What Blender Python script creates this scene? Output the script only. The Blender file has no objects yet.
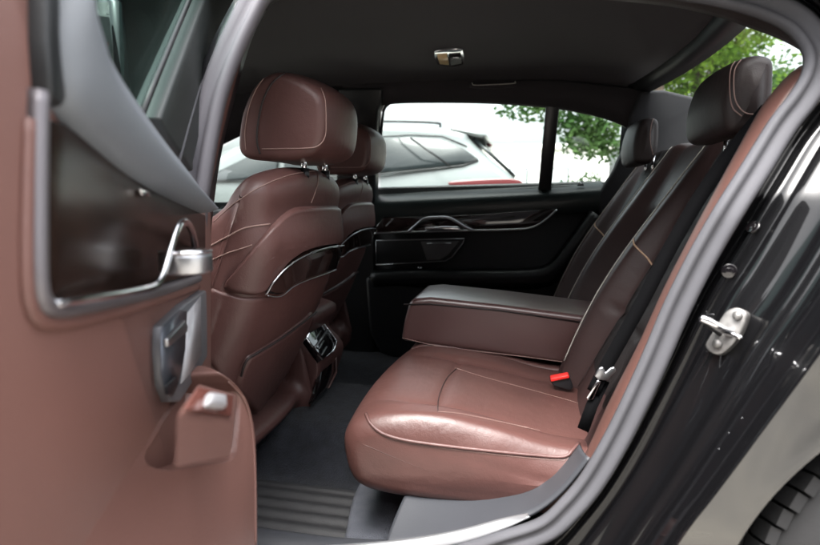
import bpy, bmesh, math, random
from mathutils import Vector, Matrix
from mathutils.bvhtree import BVHTree
random.seed(4)
PI = math.pi
scene = bpy.context.scene
COL = scene.collection

# ------------------------------------------------------------------ camera model (photo pixels are 820 x 545)
EYE = Vector((0.0, 0.0, 0.97))
F = 547.0
YAW = math.radians(12.4)
PITCH = math.radians(-7.96)
fwd = Vector((-math.sin(YAW) * math.cos(PITCH), math.cos(YAW) * math.cos(PITCH), math.sin(PITCH)))
right = Vector((math.cos(YAW), math.sin(YAW), 0))
up = right.cross(fwd)

def ray(u, v):
    return (fwd + right * ((u - 410) / F) + up * ((272.5 - v) / F)).normalized()
def PP(u, v, p0, n):
    d = ray(u, v); p0 = Vector(p0); n = Vector(n)
    return EYE + d * ((p0 - EYE).dot(n) / d.dot(n))
def PY(u, v, y): return PP(u, v, (0, y, 0), (0, 1, 0))
def PX(u, v, x): return PP(u, v, (x, 0, 0), (1, 0, 0))
def PZ(u, v, z): return PP(u, v, (0, 0, z), (0, 0, 1))
def PS(u, v, y, tilt=0.4):            # car side plane: upright below the eye level, leaning inwards above it
    if v >= 196: return PY(u, v, y)
    s = 1 if y < 1.6 else -1
    return PP(u, v, (0, y, 0.97), (0, -1, s * tilt))

# ------------------------------------------------------------------ materials
MATS = {}
def mat(name, col, rough=0.5, metal=0.0, coat=0.0, spec=0.5, bump=None, var=0.0, varscale=6.0, sheen=0.0, roughvar=0.0):
    m = bpy.data.materials.new(name); m.use_nodes = True
    nt = m.node_tree; b = nt.nodes['Principled BSDF']
    b.inputs['Base Color'].default_value = (*col, 1); b.inputs['Roughness'].default_value = rough
    b.inputs['Metallic'].default_value = metal; b.inputs['Coat Weight'].default_value = coat
    b.inputs['Coat Roughness'].default_value = 0.03
    b.inputs['Specular IOR Level'].default_value = spec
    if sheen:
        b.inputs['Sheen Weight'].default_value = sheen; b.inputs['Sheen Roughness'].default_value = 0.4
    tc = nt.nodes.new('ShaderNodeTexCoord')
    if var:
        n = nt.nodes.new('ShaderNodeTexNoise'); n.inputs['Scale'].default_value = varscale; n.inputs['Detail'].default_value = 6
        nt.links.new(tc.outputs['Object'], n.inputs['Vector'])
        r = nt.nodes.new('ShaderNodeValToRGB')
        r.color_ramp.elements[0].position = 0.3; r.color_ramp.elements[1].position = 0.7
        r.color_ramp.elements[0].color = (*[c * (1 - var) for c in col], 1)
        r.color_ramp.elements[1].color = (*[min(1, c * (1 + var)) for c in col], 1)
        nt.links.new(n.outputs['Fac'], r.inputs['Fac']); nt.links.new(r.outputs['Color'], b.inputs['Base Color'])
        if roughvar:
            mr = nt.nodes.new('ShaderNodeMapRange')
            mr.inputs['To Min'].default_value = max(0.02, rough - roughvar); mr.inputs['To Max'].default_value = rough + roughvar
            nt.links.new(n.outputs['Fac'], mr.inputs['Value']); nt.links.new(mr.outputs['Result'], b.inputs['Roughness'])
    prev = None
    for (kind, scale, strength, dist) in (bump or []):
        if kind == 'voronoi':
            t = nt.nodes.new('ShaderNodeTexVoronoi'); t.inputs['Scale'].default_value = scale; out = t.outputs['Distance']
        else:
            t = nt.nodes.new('ShaderNodeTexNoise'); t.inputs['Scale'].default_value = scale; t.inputs['Detail'].default_value = 4; out = t.outputs['Fac']
            if kind == 'wrinkle': t.inputs['Distortion'].default_value = 1.6
        nt.links.new(tc.outputs['Object'], t.inputs['Vector'])
        bp = nt.nodes.new('ShaderNodeBump'); bp.inputs['Strength'].default_value = strength; bp.inputs['Distance'].default_value = dist
        nt.links.new(out, bp.inputs['Height'])
        if prev: nt.links.new(prev.outputs['Normal'], bp.inputs['Normal'])
        prev = bp
    if prev: nt.links.new(prev.outputs['Normal'], b.inputs['Normal'])
    MATS[name] = m
    return m

LB = [('voronoi', 420, 0.25, 0.0006), ('wrinkle', 17, 0.22, 0.005)]
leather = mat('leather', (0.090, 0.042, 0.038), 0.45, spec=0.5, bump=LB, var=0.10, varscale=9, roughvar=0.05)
leather_red = mat('leather_trim', (0.080, 0.036, 0.029), 0.5, bump=[('voronoi', 500, 0.2, 0.0005)], var=0.06)
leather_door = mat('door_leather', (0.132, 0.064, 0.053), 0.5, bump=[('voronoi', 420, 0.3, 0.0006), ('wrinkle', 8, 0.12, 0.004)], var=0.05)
leather_dark = mat('leather_dark', (0.019, 0.0115, 0.0115), 0.55, bump=LB, var=0.1)
black_soft = mat('black_soft', (0.009, 0.010, 0.011), 0.42, bump=[('voronoi', 500, 0.2, 0.0005)])
black_plastic = mat('black_plastic', (0.010, 0.010, 0.012), 0.35)
fabric = mat('headliner_fabric', (0.023, 0.0195, 0.0215), 0.95, bump=[('noise', 900, 0.3, 0.001)], var=0.12, varscale=3, sheen=0.05)
pillar_fabric = mat('pillar_fabric', (0.018, 0.018, 0.021), 0.9, bump=[('noise', 900, 0.3, 0.001)])
carpet = mat('carpet', (0.013, 0.015, 0.021), 1.0, bump=[('noise', 260, 1.0, 0.006)], var=0.45, varscale=35, sheen=0.05)
mat_rubber = mat('mat_rubber', (0.024, 0.024, 0.026), 0.6, bump=[('noise', 300, 0.4, 0.001)], var=0.15, varscale=20)
seal_rubber = mat('seal_rubber', (0.066, 0.066, 0.074), 0.75, spec=.3, bump=[('noise', 250, 0.15, 0.001)], var=0.08, varscale=14)
grey_plastic = mat('grey_plastic', (0.032, 0.034, 0.040), 0.55, bump=[('voronoi', 600, 0.25, 0.0005)], var=0.05)
belt_grey = mat('belt_grey', (0.130, 0.143, 0.160), 0.5, bump=[('voronoi', 500, 0.25, 0.0005)])
satin = mat('satin_metal', (0.45, 0.46, 0.48), 0.34, metal=1.0)
chrome = mat('chrome', (0.80, 0.80, 0.82), 0.10, metal=1.0)
scuff = mat('brushed_metal', (0.42, 0.43, 0.45), 0.38, metal=0.8, bump=[('noise', 200, 0.1, 0.001)])
striker_metal = mat('striker_metal', (0.17, 0.165, 0.16), 0.45, metal=0.6, var=0.25, varscale=120)
gloss_black = mat('gloss_black', (0.006, 0.005, 0.006), 0.06, coat=1.0)
veneer = mat('gloss_veneer', (0.012, 0.007, 0.006), 0.10, coat=1.0, var=0.4, varscale=8)
stitch = mat('stitch_thread', (0.24, 0.155, 0.135), 0.7)
piping = mat('pale_piping', (0.45, 0.42, 0.38), 0.5)
belt_web = mat('belt_webbing', (0.004, 0.004, 0.0045), 0.9, spec=.03, bump=[('noise', 800, 0.5, 0.001)])
red_plastic = mat('red_plastic', (0.65, 0.02, 0.015), 0.4)
speaker_mesh = mat('speaker_mesh', (0.09, 0.085, 0.085), 0.5, bump=[('voronoi', 500, 0.8, 0.001)])
lamp_lens = mat('lamp_lens', (0.75, 0.55, 0.30), 0.15)
tyre_rubber = mat('tyre_rubber', (0.011, 0.011, 0.012), 0.75, bump=[('noise', 200, 0.3, 0.001)], var=0.2, varscale=30)
rim_metal = mat('rim_metal', (0.35, 0.35, 0.37), 0.25, metal=1.0)
white_paint = mat('white_paint', (0.12, 0.132, 0.132), 0.3, coat=0.3)
tail_red = mat('tail_red', (0.10, 0.018, 0.020), 0.3, coat=.4)
bark = mat('bark', (0.07, 0.05, 0.035), 0.9, bump=[('noise', 30, 0.8, 0.02)], var=0.3)
water = mat('water_drop', (0.25, 0.26, 0.27), 0.1, metal=0.3)
wall_pale = mat('render_wall', (0.75, 0.74, 0.70), 0.9, var=0.05)
window_dark = mat('window_dark', (0.10, 0.12, 0.14), 0.15)

def paint_mat():
    m = mat('black_paint', (0.0030, 0.0030, 0.0035), 0.35, coat=1.0, spec=0.08)
    nt = m.node_tree; b = nt.nodes['Principled BSDF']
    b.inputs['Coat Roughness'].default_value = 0.015; b.inputs['Coat IOR'].default_value = 1.40
    tc = nt.nodes.new('ShaderNodeTexCoord'); n = nt.nodes.new('ShaderNodeTexNoise'); n.inputs['Scale'].default_value = 3.5
    bp = nt.nodes.new('ShaderNodeBump'); bp.inputs['Strength'].default_value = 0.02; bp.inputs['Distance'].default_value = 0.02
    nt.links.new(tc.outputs['Object'], n.inputs['Vector']); nt.links.new(n.outputs['Fac'], bp.inputs['Height'])
    nt.links.new(bp.outputs['Normal'], b.inputs['Coat Normal'])
    return m
paint = paint_mat()

def ground_tint_paint_mat():                 # lower quarter panel: ground reflection put into the black paint's colour, blotched by water stains
    m = bpy.data.materials.new('ground_tint_paint'); m.use_nodes = True
    nt = m.node_tree; b = nt.nodes['Principled BSDF']
    b.inputs['Coat Weight'].default_value = 1.0; b.inputs['Coat Roughness'].default_value = 0.03
    tc = nt.nodes.new('ShaderNodeTexCoord'); n = nt.nodes.new('ShaderNodeTexNoise'); n.inputs['Scale'].default_value = 5
    n.inputs['Detail'].default_value = 8; n.inputs['Distortion'].default_value = 0.8
    nt.links.new(tc.outputs['Object'], n.inputs['Vector'])
    r = nt.nodes.new('ShaderNodeValToRGB')
    r.color_ramp.elements[0].position = 0.35; r.color_ramp.elements[0].color = (0.006, 0.007, 0.009, 1)
    r.color_ramp.elements[1].position = 0.62; r.color_ramp.elements[1].color = (0.035, 0.033, 0.028, 1)
    nt.links.new(n.outputs['Fac'], r.inputs['Fac']); nt.links.new(r.outputs['Color'], b.inputs['Base Color'])
    b.inputs['Roughness'].default_value = 0.25
    MATS['ground_tint_paint'] = m; return m
ground_tint = ground_tint_paint_mat()

def glass_mat(name, tint, refl=1.0):
    m = bpy.data.materials.new(name); m.use_nodes = True; nt = m.node_tree; nt.nodes.clear()
    o = nt.nodes.new('ShaderNodeOutputMaterial'); mx = nt.nodes.new('ShaderNodeMixShader')
    t = nt.nodes.new('ShaderNodeBsdfTransparent'); t.inputs['Color'].default_value = (*tint, 1)
    g = nt.nodes.new('ShaderNodeBsdfGlossy'); g.inputs['Roughness'].default_value = 0.01
    lw = nt.nodes.new('ShaderNodeLayerWeight'); lw.inputs['Blend'].default_value = 0.5
    pw = nt.nodes.new('ShaderNodeMath'); pw.operation = 'POWER'; pw.inputs[1].default_value = 5.0
    mu = nt.nodes.new('ShaderNodeMath'); mu.operation = 'MULTIPLY_ADD'; mu.inputs[1].default_value = .9 * refl; mu.inputs[2].default_value = .05 * refl
    nt.links.new(lw.outputs['Facing'], pw.inputs[0]); nt.links.new(pw.outputs[0], mu.inputs[0]); nt.links.new(mu.outputs[0], mx.inputs['Fac'])
    nt.links.new(t.outputs[0], mx.inputs[1]); nt.links.new(g.outputs[0], mx.inputs[2]); nt.links.new(mx.outputs[0], o.inputs['Surface'])
    return m
glass_clear = glass_mat('glass_clear', (0.93, 0.98, 0.965))
glass_tint = glass_mat('glass_tint', (0.10, 0.13, 0.125), .6)
glass_near = glass_mat('glass_near', (0.46, 0.55, 0.53), 0.5)

def leaf_mat(name, a, b_):
    m = bpy.data.materials.new(name); m.use_nodes = True; nt = m.node_tree; nt.nodes.clear()
    o = nt.nodes.new('ShaderNodeOutputMaterial'); mx = nt.nodes.new('ShaderNodeMixShader'); mx.inputs['Fac'].default_value = 0.45
    d = nt.nodes.new('ShaderNodeBsdfDiffuse'); tr = nt.nodes.new('ShaderNodeBsdfTranslucent')
    n = nt.nodes.new('ShaderNodeTexNoise'); n.inputs['Scale'].default_value = 2.2; tc = nt.nodes.new('ShaderNodeTexCoord')
    r = nt.nodes.new('ShaderNodeValToRGB'); r.color_ramp.elements[0].position = .35; r.color_ramp.elements[1].position = .65
    r.color_ramp.elements[0].color = (*a, 1); r.color_ramp.elements[1].color = (*b_, 1)
    nt.links.new(tc.outputs['Object'], n.inputs['Vector']); nt.links.new(n.outputs['Fac'], r.inputs['Fac'])
    for s in (d, tr): nt.links.new(r.outputs['Color'], s.inputs['Color'])
    nt.links.new(d.outputs[0], mx.inputs[1]); nt.links.new(tr.outputs[0], mx.inputs[2]); nt.links.new(mx.outputs[0], o.inputs['Surface'])
    return m
leaf_a = leaf_mat('leaf_bright', (0.06, 0.14, 0.02), (0.19, 0.31, 0.045))
leaf_b = leaf_mat('leaf_soft', (0.035, 0.075, 0.025), (0.09, 0.15, 0.05))

# ------------------------------------------------------------------ object helpers
WL = {}
def thing(name, loc, label, cat, group=None):
    o = bpy.data.objects.new(name, None); COL.objects.link(o); o.location = loc; o.empty_display_size = 0.2
    o['label'] = label; o['category'] = cat
    if group: o['group'] = group
    WL[o] = Vector(loc); return o
def obj(name, verts, faces, m, parent=None, smooth=True, label=None, bevel=0, bsegs=2, solid=0, recalc=True, weld=False, angle=None, subsurf=0):
    vs = [Vector(v) for v in verts]
    lo = Vector([min(v[i] for v in vs) for i in range(3)]); hi = Vector([max(v[i] for v in vs) for i in range(3)])
    c = (lo + hi) / 2
    me = bpy.data.meshes.new(name); me.from_pydata([tuple(v - c) for v in vs], [], faces)
    if recalc or weld:
        bm = bmesh.new(); bm.from_mesh(me)
        if weld: bmesh.ops.remove_doubles(bm, verts=bm.verts, dist=1e-5)
        if recalc: bmesh.ops.recalc_face_normals(bm, faces=bm.faces)
        bm.to_mesh(me); bm.free()
    me.validate(); me.materials.append(m)
    if smooth:
        me.shade_smooth()
        if angle: me.set_sharp_from_angle(angle=math.radians(angle))
    o = bpy.data.objects.new(name, me); COL.objects.link(o)
    if parent is not None:
        o.parent = parent; o.location = c - WL[parent]
    else: o.location = c
    WL[o] = c
    if solid:
        s = o.modifiers.new('solid', 'SOLIDIFY'); s.thickness = solid; s.offset = 0
    if bevel:
        b = o.modifiers.new('bevel', 'BEVEL'); b.width = bevel; b.segments = bsegs; b.limit_method = 'ANGLE'; b.angle_limit = math.radians(35)
        b.harden_normals = False
    if subsurf:
        s = o.modifiers.new('sub', 'SUBSURF'); s.levels = subsurf; s.render_levels = subsurf
    if label: o['label'] = label
    return o
def bvh(o):
    me = o.data; L = WL[o]
    return BVHTree.FromPolygons([v.co + L for v in me.vertices], [tuple(p.vertices) for p in me.polygons])
def hit(tree, u, v, lift=0.001):
    h, n, i, d = tree.ray_cast(EYE, ray(u, v))
    if h is None: return None
    if n.dot(ray(u, v)) > 0: n = -n
    return h + n * lift
def cr(pts, n, closed=False):
    pts = [Vector(p) for p in pts]; N = len(pts); out = []
    segs = N if closed else N - 1
    for i in range(segs):
        if closed: p = [pts[(i + k - 1) % N] for k in range(4)]
        else: p = [pts[max(0, min(N - 1, i + k - 1))] for k in range(4)]
        for k in range(24):
            t = k / 24
            out.append(0.5 * ((2 * p[1]) + (p[2] - p[0]) * t + (2 * p[0] - 5 * p[1] + 4 * p[2] - p[3]) * t * t + (3 * p[1] - p[0] - 3 * p[2] + p[3]) * t ** 3))
    out.append(pts[0].copy() if closed else pts[-1].copy())
    L = [0.0]
    for a, b in zip(out, out[1:]): L.append(L[-1] + (b - a).length)
    tot = L[-1]; res = []; j = 0
    m = n if closed else n - 1
    for k in range(n):
        s = tot * k / m
        while j < len(L) - 2 and L[j + 1] < s: j += 1
        d = L[j + 1] - L[j]
        res.append(out[j].lerp(out[j + 1], (s - L[j]) / d if d > 0 else 0))
    return res
def lin(pts, n):                         # evenly resample a polyline without smoothing
    pts = [Vector(p) for p in pts]; L = [0.0]
    for a, b in zip(pts, pts[1:]): L.append(L[-1] + (b - a).length)
    res = []
    for k in range(n):
        s = L[-1] * k / (n - 1); j = 0
        while j < len(L) - 2 and L[j + 1] < s: j += 1
        d = L[j + 1] - L[j]; res.append(pts[j].lerp(pts[j + 1], (s - L[j]) / d if d else 0))
    return res
def loft(rows, closed=False, caps=False, base=0):
    n = len(rows[0]); vs = [v for r in rows for v in r]; fs = []
    for i in range(len(rows) - 1):
        for j in range(n if closed else n - 1):
            k = (j + 1) % n
            fs.append((base + i * n + j, base + i * n + k, base + (i + 1) * n + k, base + (i + 1) * n + j))
    if caps:
        fs.append(tuple(base + j for j in reversed(range(n)))); fs.append(tuple(base + (len(rows) - 1) * n + j for j in range(n)))
    return vs, fs
def merge(*parts):
    vs, fs = [], []
    for v, f in parts:
        b = len(vs); vs += list(v); fs += [tuple(i + b for i in q) for q in f]
    return vs, fs
def max_inset(prof):                     # half the thickness of the profile at every point
    N = len(prof); area = sum(prof[i][0] * prof[(i + 1) % N][1] - prof[(i + 1) % N][0] * prof[i][1] for i in range(N))
    s = 1 if area > 0 else -1; out = []
    for i in range(N):
        t = (prof[(i + 1) % N] - prof[i - 1]).normalized(); d = Vector((-t.y, t.x)) * s; o = prof[i] + d * 1e-4; best = 1.0
        for k in range(N):
            p = prof[k]; q = prof[(k + 1) % N]; r_ = q - p; den = d.x * r_.y - d.y * r_.x
            if abs(den) < 1e-12: continue
            a = ((p - o).x * r_.y - (p - o).y * r_.x) / den; b = ((p - o).x * d.y - (p - o).y * d.x) / den
            if a > 1e-4 and 0 <= b <= 1: best = min(best, a)
        out.append(best * .42)
    for _ in range(12): out = [min(out[i], (out[i - 1] + out[i] + out[(i + 1) % N]) / 3 + 1e-3) for i in range(N)]
    return out
def inset2(prof, d, mx=None):                     # prof: list of (x,z); moves every point inwards
    N = len(prof); area = sum(prof[i][0] * prof[(i + 1) % N][1] - prof[(i + 1) % N][0] * prof[i][1] for i in range(N))
    s = 1 if area > 0 else -1; out = []
    for i in range(N):
        a = Vector(prof[i - 1]); b = Vector(prof[(i + 1) % N]); t = (b - a)
        if t.length < 1e-9: t = Vector((1, 0))
        t.normalize(); nrm = Vector((-t.y, t.x)) * s
        out.append(Vector(prof[i]) + nrm * (min(d, mx[i]) if mx else d))
    return out
def sweepY(profpts, y0, y1, r, n=72, crown=0.0, mid=9, smooth=True, fn=None, bulge=0.25, medial=None):
    """closed XZ profile swept from y0 to y1 with rounded ends of radius r; crown narrows the profile towards the ends"""
    P3 = cr([(p.x, p.z, 0) for p in profpts], n, True) if smooth else [Vector((p.x, p.z, 0)) for p in profpts]
    P2 = [Vector((p.x, p.y)) for p in P3]
    mxs = max_inset(P2)
    st = []
    for k in range(9):
        a = (k / 8) * PI / 2; st.append((r * (1 - math.sin(a)) * 1.0, r * (1 - math.cos(a))))     # (inset, dy)
    ys = [(y0 + dy, ins) for ins, dy in st] + [(y0 + r + (y1 - y0 - 2 * r) * k / (mid + 1), 0) for k in range(1, mid + 1)] + [(y1 - dy, ins) for ins, dy in reversed(st)]
    rows = []
    for y, ins in ys:
        t = abs(2 * (y - y0) / (y1 - y0) - 1)
        q = inset2(P2, ins + crown * t ** 3, mxs)
        rows.append([Vector((p.x, y, p.y)) if fn is None else fn(Vector((p.x, y, p.y))) for p in q])
    def capring(row, sgn):
        c = sum(row, Vector()) / len(row); rr = [row]
        if medial is not None:
            for k in (0.85, 0.65, 0.45, 0.25, 0.08):
                rr.append([Vector((c.x + (p.x - c.x) * (.35 + .65 * k), p.y + sgn * r * bulge * (1 - k * k), medial + (p.z - medial) * k)) for p in row])
            return rr
        for k in (0.75, 0.5, 0.25):
            rr.append([c + (p - c) * k + Vector((0, sgn * r * bulge * (1 - k * k), 0)) for p in row])
        return rr
    lo = capring(rows[0], -1); hi = capring(rows[-1], 1)
    return loft(list(reversed(lo[1:])) + rows + hi[1:], True, True)
def slab(pts, nrm, th, back=0.0):        # planar polygon extruded by th along nrm (and back behind it)
    nrm = Vector(nrm).normalized(); n = len(pts)
    a = [Vector(p) - nrm * back for p in pts]; b = [Vector(p) + nrm * th for p in pts]
    fs = [tuple(range(n)), tuple(range(2 * n - 1, n - 1, -1))] + [(i, (i + 1) % n, n + (i + 1) % n, n + i) for i in range(n)]
    return a + b, fs
def frame_ring(outer, inner, nrm, th, back=0.0):   # ring between two loops of equal count
    nrm = Vector(nrm).normalized()
    o = [Vector(p) for p in outer]; i = [Vector(p) for p in inner]
    rows = [[p - nrm * back for p in o], [p + nrm * th for p in o], [p + nrm * th for p in i], [p - nrm * back for p in i], [p - nrm * back for p in o]]
    return loft(rows, True)
def tube(path, r, n=8, closed=False, flat=1.0, upv=(0, -1, 0)):
    path = [Vector(p) for p in path]; N = len(path); rows = []; upv = Vector(upv)
    for i, p in enumerate(path):
        a = path[(i - 1) % N] if closed or i > 0 else path[0]; b = path[(i + 1) % N] if closed or i < N - 1 else path[-1]
        t = (b - a).normalized(); s = t.cross(upv)
        if s.length < 1e-4: s = t.cross(Vector((1, 0, 0)))
        s.normalize(); w = s.cross(t)
        rr = r(i / (N - 1)) if callable(r) else r
        rows.append([p + s * math.cos(2 * PI * k / n) * rr + w * math.sin(2 * PI * k / n) * rr * flat for k in range(n)])
    if closed: rows.append(rows[0]); return loft(rows, True)
    return loft(rows, True, True)
def rail(path, section, axis=(0, -1, 0)):  # section: list of (sideways, along axis)
    path = [Vector(p) for p in path]; rows = []; axis = Vector(axis); N = len(path)
    for i, p in enumerate(path):
        t = (path[min(N - 1, i + 1)] - path[max(0, i - 1)]).normalized(); s = t.cross(axis).normalized()
        rows.append([p + s * a + axis * b for a, b in section])
    return loft(rows, True, True)
def box(c, sx, sy, sz, R=None):
    c = Vector(c); v = []
    for dz in (-1, 1):
        for dy in (-1, 1):
            for dx in (-1, 1):
                q = Vector((dx * sx / 2, dy * sy / 2, dz * sz / 2)); v.append(c + (R @ q if R else q))
    return v, [(0, 2, 3, 1), (4, 5, 7, 6), (0, 1, 5, 4), (2, 6, 7, 3), (0, 4, 6, 2), (1, 3, 7, 5)]
def stitch_line(name, tree, pix, parent, m=None, r=0.0011, n=60, lift=0.0006, dashed=False, smooth=True):
    P = cr([(u, v, 0) for u, v in pix], n) if smooth else lin([(u, v, 0) for u, v in pix], n)
    pts = [hit(tree, p.x, p.y, lift) for p in P]; pts = [p for p in pts if p is not None]
    # drop jumps
    out = [pts[0]] if pts else []
    for p in pts[1:]:
        if (p - out[-1]).length < 0.08: out.append(p)
    if len(out) < 3: return None
    if dashed:
        parts = []
        q = lin(out, len(out) * 4)
        step = 3
        for i in range(0, len(q) - 2, step): parts.append(tube(q[i:i + 2], r, 5))
        v, f = merge(*parts)
    else: v, f = tube(out, r, 6)
    return obj(name, v, f, m or stitch, parent)

# ================================================================== SETTING
v, f = [( -400, -400, 0), (400, -400, 0), (400, 400, 0), (-400, 400, 0)], [(0, 1, 2, 3)]
g = obj('ground', v, f, mat('concrete_ground', (0.24, 0.225, 0.20), 0.9, bump=[('noise', 40, 0.4, 0.01)], var=0.18, varscale=1.3), smooth=False)
g['kind'] = 'structure'

# ================================================================== THE BLACK SEDAN
car = thing('sedan', (0, 1.6, 0), 'black sedan with brown leather interior, seen through its open rear door', 'car')
def part(name, vf, m, parent=None, **k): return obj(name, vf[0], vf[1], m, parent or car, **k)

# ---- headliner -------------------------------------------------------------
YS = [0.95, 1.0, 1.13, 1.35, 1.6, 1.85, 2.07, 2.17, 2.215, 2.24]
ZS = [1.375, 1.400, 1.432, 1.450, 1.455, 1.450, 1.432, 1.405, 1.385, 1.365]
def header_x(y):                               # front edge of the rear window
    t = (y - 1.6) / 0.7; return 0.43 - 0.10 * t * t
rows = []
for k in range(25):
    s = k / 24; row = []
    for y, z in zip(YS, ZS):
        x0 = -1.75; x1 = header_x(y); x = x0 + (x1 - x0) * s
        t = abs(y - 1.6) / 0.7; drop = 0.12 * (1 - .6 * t * t) * max(0, (x - 0.0) / 0.5) ** 2 + 0.10 * max(0, (-0.9 - x) / 0.8) ** 2
        t = abs(y - 1.6) / 0.7
        row.append(Vector((x, y, z - drop - 0.0 * t)))
    rows.append(cr(row, 40))
headliner = part('headliner', loft(rows), fabric, solid=0.008)
hb = bvh(headliner)
# outer roof skin
rows = []
for k in range(25):
    s = k / 24; row = []
    for y, z in zip(YS, ZS):
        x0 = -1.78; x1 = header_x(y) + 0.02; x = x0 + (x1 - x0) * s
        t = abs(y - 1.6) / 0.7; drop = 0.12 * (1 - .6 * t * t) * max(0, (x - 0.0) / 0.5) ** 2 + 0.10 * max(0, (-0.9 - x) / 0.8) ** 2
        row.append(Vector((x, 1.6 + (y - 1.6) * 1.03, z - drop + 0.05)))
    rows.append(cr(row, 40))
part('roof', loft(rows), paint, solid=0.004)

# dome lamp
def on_head(u, v): return hit(hb, u, v, 0.002)
lp = [on_head(u, v) for u, v in ((434, 50), (437, 47), (459, 45), (464, 49), (464, 60), (459, 62), (447, 63), (437, 60))]
hn = (lp[2] - lp[0]).cross(lp[4] - lp[0]).normalized()
if hn.z > 0: hn = -hn
dome = part('dome_lamp', slab(cr(lp, 24, True), hn, 0.012, 0.004), chrome, bevel=0.003)
c0 = [on_head(u, v) + hn * 0.012 for u, v in ((437, 50), (447, 49), (449, 60), (440, 59))]
part('lens', slab(c0, hn, 0.003), lamp_lens, dome)
c0 = [on_head(u, v) + hn * 0.012 for u, v in ((449, 49.5), (461, 48.5), (461.5, 58), (451, 60))]
part('switch_block', slab(c0, hn, 0.004), black_plastic, dome)
c0 = [on_head(u, v) + hn * 0.0165 for u, v in ((453, 51), (459, 50.5), (459, 52), (453, 52.5))]
part('switch', slab(c0, hn, 0.003), chrome, dome)
# folded grab handle with a thin bright edge
gp = [PY(u, v, 2.135) for u, v in ((470, 85), (480, 86), (500, 86), (516, 84.5))]
gh = part('grab_handle', tube(cr(gp, 14), 0.009, 10, flat=0.8), fabric)
part('handle_edge', tube(cr([PY(u, v, 2.122) for u, v in ((472, 82.5), (474, 85), (490, 84.6), (514, 83.2), (515, 81))], 20), 0.0014, 6), piping, gh)

# ---- far side of the cabin ---------------------------------------------------
YF = 2.36
FN = (0, -1, 0)
def W(u, v): return PS(u, v, YF)
gl_outer = [(379, 196), (380, 150), (383, 115), (386, 106), (394, 102.5), (430, 101.5), (480, 102), (520, 104), (560, 108), (592, 114), (615, 121), (630, 129), (628, 140), (618, 160), (604, 184), (560, 187), (500, 190), (440, 193)]
# side wall: surround between glass opening and the cabin edges, as strips
def strip(top, bot, dy=0.0, n=40):
    a = lin([W(u, v) + Vector((0, -dy, 0)) for u, v in top], n); b = lin([W(u, v) + Vector((0, -dy, 0)) for u, v in bot], n)
    return loft([a, b])
hd = strip([(330, 88), (384, 82), (480, 80), (560, 82), (640, 90), (700, 110)], [(345, 116), (386, 105.5), (394, 102), (430, 101), (480, 101.5), (520, 103.5), (560, 107.5), (592, 113.5), (615, 120.5), (630, 128), (660, 150), (700, 175)], 0.02)
part('side_header', hd, fabric, solid=0.03)
# B pillar far
bp = [W(u, v) for u, v in ((342, 90), (386, 90), (385, 104), (381, 112), (379, 150), (377, 215), (340, 215), (340, 150))]
part('centre_pillar', slab(bp, FN, 0.05, 0.02), black_soft, bevel=0.012, bsegs=3)
# far C pillar trim
cp = [PS(u, v, 2.33) for u, v in ((628, 118), (640, 92), (662, 91), (700, 100), (760, 125), (800, 160), (760, 240), (600, 240), (596, 196), (612, 172), (628, 140))]
part('rear_pillar', slab(cp, FN, 0.03, 0.04), pillar_fabric, bevel=0.012, bsegs=3)

far_door = part('rear_door', slab([PY(u, v, YF + 0.03) for u, v in ((352, 188), (600, 181), (640, 190), (640, 420), (560, 470), (352, 470))], FN, 0.03, 0.09), black_soft, bevel=0.01)
# belt pad, slopes out to the cabin
rows = []
for (dy, dv) in ((0.0, -1), (-0.03, 2), (-0.055, 6), (-0.068, 10), (-0.066, 18), (-0.06, 26), (-0.05, 30)):
    top = [(372, 196 + dv), (430, 192.5 + dv), (500, 189 + dv * 0.98), (560, 186 + dv * .95), (612, 182 + dv * .9)]
    rows.append(cr([PY(u, v, YF + dy) for u, v in top], 40))
part('belt_pad', loft(rows), mat('belt_pad_dark', (0.008, 0.014, 0.014), 0.38, bump=[('voronoi', 500, .2, .0005)]), far_door)
# gloss trim with chrome outline
tp = [(377, 226), (384, 217), (400, 217), (440, 216), (480, 214.5), (530, 210.5), (557, 208.5), (548, 219), (534, 226), (505, 229.5), (440, 231), (377, 232.5)]
TY = YF - 0.06
gt = part('trim_strip', slab([PY(u, v, TY) for u, v in tp], FN, 0.012, 0.03), veneer, far_door, bevel=0.003)
part('chrome_line', tube(cr([PY(u, v, TY - 0.013) for u, v in ((374, 233.2), (410, 232), (470, 230.5), (510, 229.6), (530, 227.8), (543, 221.5), (557, 209.5))], 60), 0.0042, 8), satin, far_door)
part('pull_handle', tube(cr([PY(u, v, TY - d) for u, v, d in ((408, 232, .012), (416, 225, .03), (424, 219, .045), (436, 217.5, .05), (448, 217.8, .048), (457, 222, .04), (466, 227.5, .025), (473, 230.5, .012))], 50), 0.0060, 10, flat=0.7), satin, far_door)
part('door_opener', slab([PY(u, v, TY - .012) for u, v in ((426, 227), (445, 226), (458, 226.5), (461, 229.5), (440, 229), (426, 229.5))], FN, 0.018), chrome, far_door, bevel=0.003)
part('lock_mark', tube([PY(386, 226, TY - .013), PY(393, 219, TY - .013)], 0.002, 6), satin, far_door)
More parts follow.
